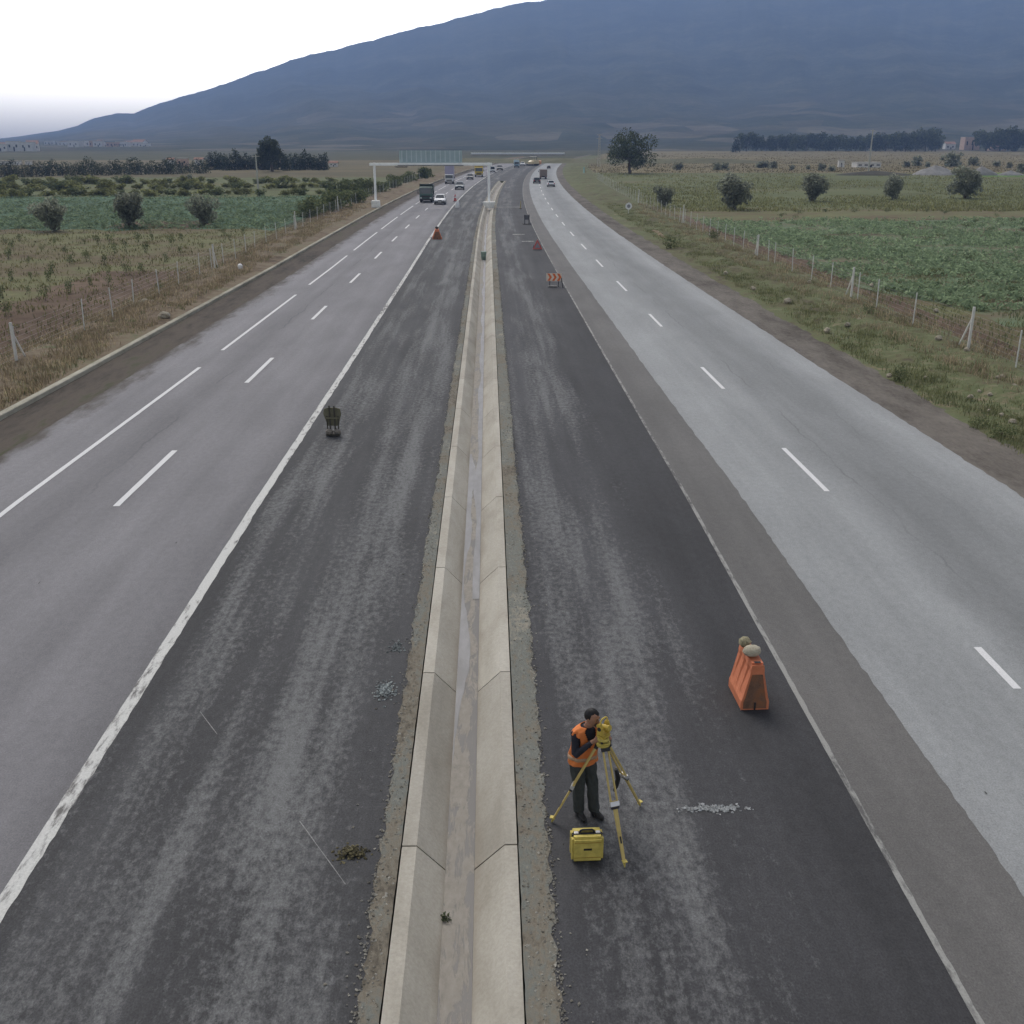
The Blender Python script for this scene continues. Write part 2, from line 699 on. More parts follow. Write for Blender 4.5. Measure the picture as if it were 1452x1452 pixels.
# ------------------------------------------------------------------ mountain
RIDGE = [(-900, 202), (-500, 202), (-200, 201), (-60, 199), (0, 196.5), (27, 193.5), (83, 185), (110, 178), (132, 167), (165, 160), (190, 160.5),
         (226, 146.5), (248, 140), (275, 132.5), (317, 119), (380, 99), (440, 78), (520, 58), (600, 36), (700, 14), (820, -8),
         (1000, -28), (1200, -40), (1452, -48), (1800, -30), (2300, 10), (3200, 90)]


def mountain_material():
    t = NT('scrub_mountainside')
    co = t.coord('Object')
    a = t.noise(co, 0.006, 8, 0.72, 0.4)
    b = t.noise(co, 0.03, 6, 0.75)
    z = t.sep(co)[2]
    k = t.math('ADD', t.math('MULTIPLY', a, 0.45), t.math('MULTIPLY', b, 0.30))
    k = t.math('ADD', k, t.math('MULTIPLY', t.noise(co, 0.12, 4, 0.7), 0.25))
    forest = t.ramp(k, [(0.42, (0.010, 0.015, 0.010)), (0.5, (0.028, 0.036, 0.023)), (0.58, (0.072, 0.072, 0.048))])
    v = t.voronoi(t.mapped(co, (0.014, 0.009, 0.014)), 1.0)
    cells = t.sep(v.outputs['Color'])[0]
    fields = t.ramp(cells, [(0.0, (0.028, 0.036, 0.022)), (0.4, (0.045, 0.048, 0.030)), (0.75, (0.07, 0.064, 0.044)), (0.95, (0.13, 0.115, 0.085))])
    fields = t.mix(1.0, fields, t.ramp(b, [(0.3, 0.6), (0.7, 1.35)]), 'MULTIPLY')
    zz = t.math('ADD', z, t.maprange(a, 0.3, 0.7, -70, 70))
    col = t.mix(t.maprange(zz, 10, 110, 0.7, 0.0), forest, fields)
    return t.out(col, 0.95, 0, 0.05)


def ridge_tan(px):
    xs = [p[0] for p in RIDGE]
    y = float(np.interp(px, xs, [p[1] for p in RIDGE]))
    r = ray(px, y)
    return math.atan2(r[0], r[1]), -(-r[2]) / math.hypot(r[0], r[1])


def build_mountain():
    R0, R1, R2 = 880.0, 4300.0, 4900.0
    pts = [ridge_tan(p) for p in np.concatenate([np.arange(-900, 0, 60), np.arange(0, 1460, 5), np.arange(1480, 3200, 60)])]
    rs = [R0 + (R1 - R0) * (i / 90.0) for i in range(91)] + [R1 + 200, R2, R2 + 250]
    vs_, fs = [], []
    for az, tn in pts:
        top = CAM_H + tn * R1
        for r in rs:
            u = min(1.0, max(0.0, (r - R0) / (R1 - R0)))
            prof = 0.03 * u + 0.97 * u ** 1.8
            x, y = math.sin(az) * r, math.cos(az) * r
            h = top * prof
            w = math.sin(math.pi * (.12 + .88 * min(1, u)) * .93) * max(0.0, min(1.0, top / 260.0))
            h += w * u * (15 * math.sin(az * 26 + 1.3 * math.sin(r * .0021)) + 10 * math.sin(az * 61 + 2 + r * .0011)
                      + 6 * math.sin(az * 133 + r * .004) + 4 * math.sin(r * 0.009 + az * 40))
            h += w * u ** 3 * (5 * math.sin(az * 210 + 1) + 4 * math.sin(az * 390) + 3 * math.sin(az * 720 + 2))
            if r <= R1:
                q = Vector((x * .0016, y * .0016, 0.3))
                h += w * min(1, u * 1.6) * 28 * (mnoise.ridged_multi_fractal(q, 0.9, 2.1, 5, 1.0, 2.0) * .5 - .75) * (1 - max(0, u - .85) / .15 * .85)
            if r > R1:
                h = top - (r - R1) * 0.5
            vs_.append((x, y, max(h, -0.3) if r <= R1 else h))
    n = len(rs)
    for j in range(len(pts) - 1):
        for i in range(n - 1):
            k = j * n + i
            fs.append((k, k + n, k + n + 1, k + 1))
    me = bpy.data.meshes.new('mountain')
    me.from_pydata(vs_, [], fs)
    me.materials.append(mountain_material())
    me.polygons.foreach_set('use_smooth', [True] * len(me.polygons))
    o = bpy.data.objects.new('mountain', me)
    C.objects.link(o)
    return structure(o)


build_mountain()

# ------------------------------------------------------------------ air
mb = MB()
mb.box((0, 2515, 349), (7600, 5180, 702))
haze = mb.build('haze', plain('haze_shell', (0.5, 0.5, 0.5)))
haze['kind'] = 'stuff'
hm = bpy.data.materials.new('valley_haze')
hm.use_nodes = True
hm.node_tree.nodes.clear()
ho = hm.node_tree.nodes.new('ShaderNodeOutputMaterial')
hv = hm.node_tree.nodes.new('ShaderNodeVolumePrincipled')
hv.inputs['Color'].default_value = HAZE_COLOR
hv.inputs['Density'].default_value = HAZE_DENSITY
hv.inputs['Anisotropy'].default_value = 0.0
hm.node_tree.links.new(hv.outputs[0], ho.inputs['Volume'])
haze.data.materials[0] = hm

# ------------------------------------------------------------------ fields
m_orchard_soil = soil('weedy_orchard_soil', [(0.095, 0.070, 0.044), (0.125, 0.104, 0.062), (0.125, 0.13, 0.062), (0.16, 0.155, 0.082)], 0.22, 1.1, (0.5, 1.0, 1))
m_crop_soil = soil('planted_soil', [(0.13, 0.10, 0.07), (0.13, 0.13, 0.08), (0.115, 0.155, 0.09), (0.125, 0.18, 0.105)], 0.25, 1.4, (0.45, 1.0, 1))
m_teal = soil('green_crop', [(0.055, 0.085, 0.052), (0.065, 0.11, 0.065), (0.075, 0.125, 0.078), (0.10, 0.125, 0.075)], 0.12, 1.0, (0.4, 1.0, 1))
m_bare = soil('bare_red_soil', [(0.075, 0.050, 0.034), (0.11, 0.078, 0.055), (0.145, 0.105, 0.075)], 0.2, 1.2)
m_olive_field = soil('weedy_green_field', [(0.085, 0.085, 0.042), (0.098, 0.112, 0.052), (0.115, 0.125, 0.06), (0.14, 0.11, 0.07)], 0.06, 0.5, (0.3, 1, 1))
m_tan = soil('dry_stubble_field', [(0.10, 0.085, 0.046), (0.145, 0.122, 0.066), (0.18, 0.152, 0.086)], 0.03, 0.5, (0.3, 1, 1))
m_brown_field = soil('brown_field', [(0.085, 0.075, 0.042), (0.115, 0.098, 0.055), (0.14, 0.118, 0.068)], 0.03, 0.4, (0.3, 1, 1))
m_lime = soil('bright_young_crop', [(0.08, 0.13, 0.03), (0.10, 0.17, 0.04), (0.12, 0.20, 0.05)], 0.1, 0.8)


def field(name, o0, o1, Y0, Y1, z, mat, jg=0.0):
    return structure(ribbon(name, o0, o1, Y0, Y1, z, mat, jg, jg, near=4.0, scaled=False, grow=0.05, cols=90, yjit=min(3.5, Y0 * .02)))


field('orchard_field', -210, -19.6, 8, 112, -0.045, m_orchard_soil, 0.3)
field('soil_track', -26.5, -19.2, 18, 74, -0.040, m_bare, 0.9)
field('green_crop_field', -260, -21.5, 109, 176, -0.035, m_teal)
field('soil_patch', -41, -31, 112, 121, -0.028, m_bare, 2.0)
field('shrub_field', -330, -20, 173, 290, -0.028, m_olive_field)
field('brown_field', -300, -19, 262, 480, -0.022, m_brown_field)
field('dry_verge_field', 16, 240, 6, 62, -0.045, m_orchard_soil, 0.3)
field('bare_strip', 21.0, 24.2, 40, 128, -0.030, m_bare, 0.8)
field('green_crop_field', lambda Y: 23.4 + jag(4, Y * .3, 1.0) + max(0, 70 - Y) * .18, 230, 50, 121, -0.038, m_crop_soil)
field('bare_field_edge', 22, 260, 119.5, 142, -0.032, m_orchard_soil)
field('weedy_field', 20, 300, 140, 296, -0.026, m_olive_field)
field('young_crop_patch', lambda Y: 112 + (Y - 262) * .1, 136, 262, 291, -0.018, m_lime)
field('stubble_field', 18, 520, 292, 820, -0.020, m_tan)

# ------------------------------------------------------------------ verges
m_verge_l = soil('dry_grass_bank', [(0.09, 0.068, 0.048), (0.145, 0.112, 0.078), (0.18, 0.148, 0.102), (0.12, 0.125, 0.07)], 0.5, 2.5)
m_verge_r = soil('green_grass_verge', [(0.085, 0.072, 0.048), (0.115, 0.112, 0.06), (0.105, 0.125, 0.06), (0.19, 0.16, 0.105)], 0.5, 2.5)


def verge_z(u, o, Y):
    e = math.sin(math.pi * u)
    return e * (0.16 + 0.09 * math.sin(Y * .9 + o) + 0.07 * math.sin(Y * 2.3 + o * 3.1) + 0.05 * math.sin(Y * 0.37 + o * 1.7))


structure(ribbon('grass_bank', -20.3, lambda Y: (W(-15.85, Y) - curve_x(Y)), 6, 560, -0.03, m_verge_l, 0.3, 0, 0.5, 9, verge_z, scaled=False))
structure(ribbon('grass_verge', lambda Y: (W(15.9, Y) - curve_x(Y)), 22.6, 8, 600, -0.03, m_verge_r, 0, 0.3, 0.5, 9, verge_z, scaled=False))

# ------------------------------------------------------------------ roads
GREY = (0.176, 0.172, 0.180)
m_road_l = asphalt('weathered_asphalt', GREY, profile=[(-14, 1.0), (-13.2, 1.05), (-12.2, 1.03), (-11.2, 0.96), (-10.3, 0.84), (-9.6, 0.96), (-8.6, 1.02), (-7.6, 0.98),
                   (-7.0, 1.02), (-6.2, 0.93), (-5.7, 0.82), (-5.3, 0.72)], streak=0.10, patch=0.12, grain=0.16, edge=(-13.25, -13.95, (0.075, 0.064, 0.056)), seams=[(-10.1, 0.05, 0.35)])
m_road_r = asphalt('pale_weathered_asphalt', (0.238, 0.246, 0.248), profile=[(6.8, 1.0), (7.6, 1.05), (9.2, 1.02), (9.9, 0.90), (10.8, 0.76), (11.8, 0.78), (12.6, 0.88), (13.3, 1.04), (14.3, 1.08)],
                   streak=0.09, patch=0.11, grain=0.16, seams=[(10.35, 0.035, 0.3), (12.2, 0.03, 0.15)])
m_new = asphalt('new_black_asphalt', (0.052, 0.052, 0.054), dust=(0.150, 0.152, 0.152), dust_amount=0.66, dust_profile=[(-5.4, -.14), (-4.8, .0), (-4.0, .03), (-3.4, -.06), (-2.7, .05), (-1.7, .04), (-1.0, -.10)], streak=0.22, patch=0.22, grain=0.22)
m_new_r = asphalt('new_black_asphalt_clean', (0.047, 0.047, 0.050), profile=[(1.0, 1.15), (3.4, 1.1), (4.0, 0.9), (5.6, 0.85)], dust=(0.142, 0.144, 0.145), dust_amount=0.62, dust_profile=[(1.0, -.12), (1.6, .02), (2.3, .03), (2.9, .05), (3.6, -.05), (4.3, -.16), (5.6, -.24)],
                  streak=0.2, patch=0.22, grain=0.22)
m_strip = asphalt('worn_grey_asphalt', (0.118, 0.114, 0.110), streak=0.12, patch=0.14, grain=0.16)
m_dirt = soil('dirty_gutter', [(0.045, 0.040, 0.034), (0.075, 0.064, 0.054), (0.095, 0.08, 0.066), (0.07, 0.072, 0.045)], 0.6, 3.0, (1, 0.25, 1))
m_shoulder = soil('gravel_shoulder', [(0.075, 0.066, 0.056), (0.125, 0.112, 0.098), (0.165, 0.148, 0.13)], 0.7, 6.0, (1, 0.4, 1))
m_gravel = soil('loose_gravel', [(0.10, 0.088, 0.07), (0.185, 0.165, 0.13), (0.155, 0.165, 0.15), (0.26, 0.24, 0.195)], 0.9, 11.0, (1, 0.5, 1))

Y_END = 425
structure(ribbon('road', -14.0, -5.25, -5, Y_END, 0.0, m_road_l, 0.0, 0.0))
structure(ribbon('gutter_dirt', -15.85, -13.95, 2, 620, 0.005, m_dirt, 0.0, 0.06))
structure(ribbon('new_asphalt', -5.40, -0.94, -5, Y_END, 0.004, m_new, 0.03, 0.0))
structure(ribbon('new_asphalt', 0.96, 5.50, -5, Y_END, 0.004, m_new_r, 0.0, 0.008))
structure(ribbon('old_asphalt_strip', 5.3, 7.2, -5, Y_END, 0.0, m_strip))
structure(ribbon('road', 6.93, 14.2, -5, Y_END, 0.004, m_road_r, 0.028, 0.04))
structure(ribbon('gravel_shoulder', 14.05, 16.25, -2, 640, -0.006, m_shoulder, 0.0, 0.16))
structure(ribbon('new_asphalt', -0.96, 0.98, 237, Y_END, 0.001, m_new))
structure(ribbon('gravel_strip', -1.03, -0.772, -5, 238, 0.012, m_gravel, 0.05, 0.006, near=0.035))
structure(ribbon('gravel_strip', 0.772, 1.16, -5, 238, 0.012, m_gravel, 0.006, 0.05, near=0.035))

# low grassy rise where the road drops out of sight
def rise_z(u, o, Y):
    v = min(1, max(0, (Y - 408) / 34.0))
    return 1.45 * math.sin(math.pi * v) ** 1.3 * min(1, u * 9, (1 - u) * 9) * (1 + .10 * math.sin(o * .21) + .05 * math.sin(o * .9))


structure(ribbon('grassy_rise', -48, 95, 408, 442, -0.01, soil('rise_grass', [(0.085, 0.078, 0.045), (0.11, 0.108, 0.06), (0.14, 0.13, 0.08)], 0.1, 0.8), 0, 0, near=2.0, scaled=False, grow=0.001, cols=60, zfun=rise_z))

# painted lines
m_paint = worn_paint('white_road_paint', (0.62, 0.62, 0.62), (0.19, 0.185, 0.19), 0.36)
m_paint_edge = worn_paint('worn_edge_paint', (0.52, 0.52, 0.50), (0.13, 0.125, 0.12), 0.465)
m_paint_old = worn_paint('faded_edge_paint', (0.27, 0.27, 0.255), (0.10, 0.098, 0.096), 0.485)
structure(ribbon('edge_line', -5.60, -5.385, -5, 420, 0.010, m_paint_edge, 0.008, 0.018))
structure(ribbon('edge_line', 5.475, 5.56, -5, 300, 0.010, m_paint_old, 0.004, 0.010))


def dashes(name, o, spans, w, mat):
    for a, b in spans:
        structure(ribbon(name, o - w / 2, o + w / 2, a, b, 0.0085, mat, 0.004, 0.004, near=0.5))


def D(y):
    return G(726, y).y


s1 = [(D(732), D(519)), (D(495), D(417)), (D(403), D(362))]
p1 = (D(403) - D(732)) / 2
s1 += [(s1[2][0] + p1 * i, s1[2][0] + p1 * i + 17.5) for i in range(1, 14)]
dashes('lane_dash', -11.62, s1, 0.15, m_paint)
s2 = [(D(714), D(636)), (D(541), D(506)), (D(452), D(433))]
p2 = (D(452) - D(714)) / 2
s2 += [(s2[2][0] + p2 * i, s2[2][0] + p2 * i + 4.9) for i in range(1, 20)]
dashes('lane_dash', -9.0, s2, 0.17, m_paint)
s3 = [(D(985), D(925)), (D(700), D(638)), (D(553), D(522)), (D(464), D(446))]
p3 = (D(464) - D(700)) / 2
s3 += [(s3[3][0] + p3 * i, s3[3][0] + p3 * i + 4.6) for i in range(1, 20)]
dashes('lane_dash', 9.28, s3, 0.14, m_paint)
# survey / joint stripes sprayed across the new surface
for (xa, xb, y) in ((727, 744, 333), (740, 757, 343), (693, 737, 294)):
    a, b = G(xa, y), G(xb, y)
    q = ribbon('sprayed_mark', a.x - curve_x(a.y), b.x - curve_x(a.y), a.y, a.y + 0.8, 0.011, m_paint_old, scaled=False)
    structure(q)
# oil spots and a long scratch
m_oil = plain('oil_stain', (0.055, 0.053, 0.05), .6, .2, 20)


def stain(x, y, w, l):
    p = G(x, y)
    def hw(Y):
        u = (Y - p.y) / l
        return w * math.sqrt(max(0.0, 1 - u * u)) + .004
    o = p.x - curve_x(p.y)
    structure(ribbon('oil_stain', lambda Y: o - hw(Y), lambda Y: o + hw(Y) * .9, p.y - l, p.y + l, 0.012, m_oil, 0.02, 0.02, near=0.02, scaled=False))


for x, y, w, l in ((1320, 1012, .05, .07), (1361, 1212, .06, .04), (1397, 1125, .025, .03), (56, 827, .11, .06), (1190, 880, .03, .04), (250, 770, .03, .05)):
    stain(x, y, w, l)
for (xa, ya, xb, yb_) in ((490, 1255, 425, 1165), (308, 1042, 284, 1010)):
    a, b = G(xa, ya), G(xb, yb_)
    f = lambda Y, a=a, b=b: a.x + (b.x - a.x) * (Y - a.y) / (b.y - a.y) - curve_x(Y)
    structure(ribbon('scratch', lambda Y, f=f: f(Y) - .008, lambda Y, f=f: f(Y) + .008, a.y, b.y, 0.012, plain('pale_scratch', (.22, .22, .215), .8, .3, 30), 0.004, 0.004, near=0.05, scaled=False))


# kerb on the left
def sweep(name, prof, Y0, Y1, mat, near=0.5, parent=None):
    ys = ysteps(Y0, Y1, near)
    n = len(prof)
    vs_, fs = [], []
    for Y in ys:
        for o, z in prof:
            vs_.append((W(o, Y), Y, z))
    for j in range(len(ys) - 1):
        for i in range(n):
            i2 = (i + 1) % n
            fs.append((j * n + i, j * n + i2, (j + 1) * n + i2, (j + 1) * n + i))
    fs += [tuple(range(n)), tuple((len(ys) - 1) * n + i for i in range(n))]
    b = MB().add(vs_, fs)
    return b.build(name, mat, parent)


m_kerb = soil('old_kerb_concrete', [(0.18, 0.17, 0.135), (0.30, 0.285, 0.23), (0.40, 0.38, 0.315)], 0.7, 4.0, (1, 0.3, 1))
structure(sweep('kerb', [(-16.12, -0.04), (-15.84, -0.04), (-15.86, 0.15), (-15.90, 0.17), (-16.10, 0.17)], 4, 560, m_kerb))

# ------------------------------------------------------------------ drainage channel
t = NT('channel_concrete')
co = t.coord('Object')
n1 = t.noise(t.mapped(co, (1, 0.35, 1)), 1.4, 5, 0.6, 0.5)
n2 = t.noise(co, 22, 4, 0.7)
cc = t.ramp(n1, [(0.28, (0.28, 0.258, 0.215)), (0.5, (0.355, 0.332, 0.283)), (0.72, (0.41, 0.387, 0.338))])
cc = t.mix(1.0, cc, t.ramp(n2, [(0.3, 0.86), (0.7, 1.1)]), 'MULTIPLY')
cc = t.mix(1.0, cc, t.ramp(t.objrand(), [(0, 0.90), (1, 1.08)]), 'MULTIPLY')
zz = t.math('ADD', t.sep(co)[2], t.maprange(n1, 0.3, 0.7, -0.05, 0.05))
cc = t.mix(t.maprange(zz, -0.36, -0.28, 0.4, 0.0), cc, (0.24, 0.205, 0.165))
t.bump(n2, 0.2, 0.01)
m_channel = t.out(cc, 0.9, 0, 0.2)

channel = thing('drainage_channel', 'long pale concrete drainage channel running down the middle of the road works', 'drain', (0, 0, 0))
PROF = [(-.75, .03), (-.56, .03), (-.194, -.36), (.188, -.36), (.588, .03), (.751, .03),
        (.751, -.09), (.66, -.10), (.26, -.47), (-.26, -.47), (-.63, -.10), (-.75, -.09)]
y = 11.07 - 4.62 * 3
while y < 234:
    y1 = min(y + 4.62, 236)
    n = len(PROF)
    vs_, fs = [], []
    for j in range(3):
        Y = y + 0.014 + (y1 - y - 0.028) * j / 2
        for o, z in PROF:
            vs_.append((W(o, Y), Y, z))
    for j in range(2):
        for i in range(n):
            i2 = (i + 1) % n
            fs.append((j * n + i, j * n + i2, (j + 1) * n + i2, (j + 1) * n + i))
    fs += [tuple(range(n)), tuple(2 * n + i for i in range(n))]
    MB().add(vs_, fs).build('channel_segment', m_channel, channel)
    y = y1

m_wet = NT('shallow_water')
_n = m_wet.noise(m_wet.mapped(m_wet.coord('UV'), (4, 1.2, 1)), 1.0, 4, 0.6)
m_wet = m_wet.out(m_wet.ramp(_n, [(0.35, (0.16, 0.155, 0.152)), (0.65, (0.22, 0.216, 0.216))]), 0.42, 0, 0.35)
t = NT('channel_floor_silt')
uv = t.coord('UV')
n1 = t.noise(t.mapped(uv, (5.0, 1.1, 1)), 1.0, 6, 0.70, 0.5)
n2 = t.noise(t.mapped(uv, (12, 6, 1)), 1.0, 5, 0.7)
base = t.ramp(n2, [(0.3, (0.20, 0.182, 0.155)), (0.5, (0.245, 0.225, 0.195)), (0.7, (0.285, 0.265, 0.232))])
side = t.ramp(t.maprange(t.sep(uv)[0], -0.2, 0.2), [(0.0, 0.02), (0.2, 0.0), (0.62, 0.02), (0.9, 0.13), (1.0, 0.19)])
wet = t.maprange(t.math('ADD', n1, side), 0.535, 0.60)
t.set(t.p.inputs['Roughness'], t.maprange(wet, 0, 1, 0.9, 0.42))
m_floor = t.out(t.mix(wet, base, (0.105, 0.097, 0.088)), None, 0, 0.35)
structure(ribbon('channel_silt', -0.194, 0.188, -4, 233, -0.354, m_floor, near=0.1))


def wetf(ph, lo, hi):
    def f(Y):
        v = 0.5 + 0.5 * math.sin(Y * 0.9 + ph) * math.sin(Y * 0.23 + ph * 2) + jag(ph, Y, 0.10)
        v *= min(1.0, abs(Y - 13.4) / 1.2)
        return lo + (hi - lo) * min(1, max(0, v))
    return f


structure(ribbon('channel_water', -0.185, wetf(5.0, -0.185, 0.04), 13.4, 30, -0.349, m_wet, near=0.05))
structure(ribbon('channel_water', wetf(2.4, -0.03, 0.10), 0.186, 19.5, 120, -0.347, m_wet, near=0.08))

# loose stones beside the channel
spots = []
for _ in range(9500):
    Y = 5 + 75 * random.random() ** 1.8
    if random.random() < .45:
        o = random.choice((random.uniform(-1.06, -0.79), random.gauss(-1.03, .03))) + random.choice((0, 0, 0, 0, 0, 0, 0, -random.random() ** 4 * .5))
    else:
        o = random.choice((random.uniform(0.79, 1.2), random.gauss(1.16, .035))) + random.choice((0, 0, 0, 0, 0, 0, 0, random.random() ** 4 * .4))
    spots.append((W(o, Y), Y, 0.014, random.choice((.007, .009, .012, .015, .021)) * random.uniform(.8, 1.2)))
stones_mesh('loose_stones', spots, foliage('grey_chippings', (0.12, 0.108, 0.088), (0.36, 0.345, 0.30), (0.22, 0.21, 0.18), 0), 'stuff')
#PART3
# ------------------------------------------------------------------ vegetation
m_bark = plain('rough_bark', (0.075, 0.058, 0.042), 0.95, 0.4, 5)
f_olive = foliage('olive_leaves', (0.12, 0.13, 0.098), (0.34, 0.355, 0.28), (0.22, 0.235, 0.178), .55)
f_dark = foliage('dark_leaves', (0.036, 0.048, 0.028), (0.12, 0.135, 0.075), (0.066, 0.082, 0.044))
f_conifer = foliage('cypress_needles', (0.018, 0.028, 0.020), (0.060, 0.076, 0.046), (0.034, 0.048, 0.030))
f_bush = foliage('yellow_green_leaves', (0.12, 0.13, 0.052), (0.30, 0.30, 0.13), (0.20, 0.21, 0.085))
f_weed = foliage('weed_leaves', (0.065, 0.085, 0.042), (0.20, 0.215, 0.105), (0.125, 0.145, 0.068))
f_crop = foliage('crop_leaves', (0.12, 0.165, 0.092), (0.27, 0.335, 0.20), (0.19, 0.25, 0.145))
f_grass_dry = foliage('dry_grass_blades', (0.14, 0.112, 0.072), (0.38, 0.315, 0.21), (0.25, 0.20, 0.13))
f_grass_green = foliage('green_grass_blades', (0.085, 0.098, 0.044), (0.23, 0.23, 0.125), (0.15, 0.158, 0.076))


def crown_points(lobes, n, shell=0.45):
    w = np.array([l[3] * l[3] for l in lobes])
    idx = rng.choice(len(lobes), n, p=w / w.sum())
    L = np.array(lobes)[idx]
    d = rng.normal(size=(n, 3))
    d /= np.linalg.norm(d, axis=1, keepdims=True)
    rr = L[:, 3:4] * (1 - shell * rng.random((n, 1)) ** 1.3) * rng.uniform(0.9, 1.15, (n, 1))
    sc = np.array([1, 1, 0.85])
    return L[:, :3] + d * rr * sc


def make_tree(name, lobes, n, leaf, mat, trunk_r, trunk_top, limbs=4, label=None, cat='tree', shell=0.5, lean=0.0):
    """Proto tree of real size standing at the origin: > trunk, crown."""
    t = thing(name, label, cat)
    mb = MB()
    top = Vector((lean, 0, trunk_top))
    mid = Vector((lean * .35 + .06 * trunk_top, .04 * trunk_top, trunk_top * .5))
    mb.tube([(0, 0, -0.1), (0.02, 0, trunk_top * .12), mid, top], [trunk_r * 1.35, trunk_r, trunk_r * .82, trunk_r * .6], 8)
    big = sorted(lobes, key=lambda l: -l[3])[:limbs]
    for l in big:
        e = Vector(l[:3])
        s = mid.lerp(top, random.uniform(.3, 1))
        k = s.lerp(e, .5) + Vector((random.uniform(-.1, .1), random.uniform(-.1, .1), .05)) * trunk_top
        mb.tube([s, k, e], [trunk_r * .5, trunk_r * .32, trunk_r * .12], 6)
    mb.build('trunk', m_bark, t, smooth=True)
    cards('crown', crown_points(lobes, n, shell), 0.35, leaf * rng.uniform(0.6, 1.3, n), mat, parent=t)
    return t


def lobes_round(R, H0, H1, k, spread=0.62, rmin=.32, rmax=.55, seed=0):
    r = random.Random(seed)
    out = [(0, 0, (H0 + H1) / 2, min(R, (H1 - H0) / 2) * .72)]
    for _ in range(k):
        a = r.uniform(0, 6.283)
        q = R * spread * math.sqrt(r.random())
        z = r.uniform(H0 + (H1 - H0) * .2, H1 - (H1 - H0) * .2)
        out.append((math.cos(a) * q, math.sin(a) * q, z, R * r.uniform(rmin, rmax)))
    return out


def plant(base_px, base_py, proto, height_px=None, proto_h=1.0, label=None, group=None, first=None, k=None, rot=None):
    p = G(base_px, base_py)
    if k is None:
        k = height_px / (base_py - 197.0) * CAM_H * 1.0 / proto_h
    return p, k


protos = {}


def put(kind, maker, p, k, label, group, kz=None):
    """Place a proto (the first time the proto itself), scaled k."""
    rot = random.uniform(0, 6.283)
    sc = (k * random.uniform(.93, 1.07), k * random.uniform(.93, 1.07), (kz or k) * random.uniform(.95, 1.05))
    if kind not in protos:
        o = maker()
        protos[kind] = o
        KIDS[o.name] = kids(o)
        o.location, o.rotation_euler.z, o.scale = p, rot, sc
        o['label'] = label
        if group:
            o['group'] = group
        return o
    o = dup(protos[kind], p, rot, sc, label, group)
    if not group and 'group' in o:
        del o['group']
    return o


# --- olive trees on the left field
def olive(seed):
    return lambda: make_tree('olive_tree', lobes_round(2.25, .35, 4.0, 14, .70, .24, .42, seed) + [(.1, 0, .35, .55), (-.1, .1, .8, .7), (.15, -.1, 1.3, .9)], 1900, 0.23, f_olive, .17, 1.7, shell=.3)


def olive_dense(seed):
    return lambda: make_tree('olive_tree', lobes_round(2.2, .1, 4.5, 16, .70, .24, .42, seed) + [(.35, 0, .35, .55), (.25, .1, .8, .75), (.1, -.1, 1.3, 1.0)], 2200, 0.23, f_olive, .17, 1.5, shell=.3)


for i, (x, yb, yt, lab) in enumerate(((77, 327, 271, 'grey-green olive tree, leftmost of the three beside the green crop on the left'),
                                      (183, 322, 264, 'grey-green olive tree in the middle of the three along the left green crop'),
                                      (290, 319, 270, 'grey-green olive tree nearest the road of the three along the left green crop'))):
    p = G(x, yb)
    put('olive%d' % i, olive(i + 3), p, (yb - yt) / (yb - 197.0) * CAM_H / 4.3, lab, 'olive trees along the left field')
for i, (x, yb, yt, lab) in enumerate(((941, 293, 257, 'low round olive bush beside the right fence, behind the round sign'),
                                      (1041, 297, 236, 'largest olive tree of the row across the right field'),
                                      (1151, 285, 238, 'olive tree just right of the largest one in the right field row'),
                                      (1265, 283, 242, 'thin olive tree in front of the grey gravel heap on the right'),
                                      (1368, 281, 228, 'pale sparse olive tree in front of the second gravel heap on the far right'))):
    p = G(x, yb)
    put('oliver%d' % i, olive_dense(i + 13), p, (yb - yt) / (yb - 197.0) * CAM_H / 4.7, lab, 'olive trees along the right field')


# --- the two tall broad trees
def broad(seed, R, H, n):
    def f():
        r = random.Random(seed)
        lob = [(0, 0, H * .62, R * .55)]
        for _ in range(20):
            a = r.uniform(0, 6.283)
            q = R * .72 * math.sqrt(r.random())
            z = H * (.30 + .56 * r.random()) * (1 - .18 * (q / R) ** 2)
            lob.append((math.cos(a) * q, math.sin(a) * q, z, R * r.uniform(.2, .36)))
        return make_tree('broad_tree', lob, 4600, 0.36, f_dark, .42, H * .36, 8)
    return f


p = G(893, 246)
put('broad_r', broad(5, 8.0, 11.3, 1), p, 1.0, 'large dark round-crowned tree standing alone in the stubble beyond the right fence', None)
p = G(386, 243)
put('broad_l', broad(8, 4.9, 10.0, 1), p, 1.0, 'tall dark broad tree rising above the conifer row on the left', None)


# --- dark conifer belts
def cypress(seed, w=1.0):
    def f():
        r = random.Random(seed)
        lob = []
        for i in range(9):
            u = i / 8
            lob.append((r.uniform(-.3, .3), r.uniform(-.3, .3), .4 + u * 4.7, (1.35 - .85 * u ** 1.6) * w * r.uniform(.8, 1.2)))
        return make_tree('cypress_tree', lob, 620, 0.32, f_conifer, .13, 2.4, 2)
    return f


def belt(xs, yb, tops, name, label, group, mk, proto_h, kinds=3, jit=0.8):
    n = len(xs)
    for i, x in enumerate(xs):
        b = yb(x) + random.uniform(-jit, jit)
        p = G(x, b)
        h = (b - tops(x)) / (b - 197.0) * CAM_H * random.uniform(.78, 1.12)
        kk = h / proto_h
        put(name + str(i % kinds), mk(i % kinds), p, kk, label % ORD[i], group)


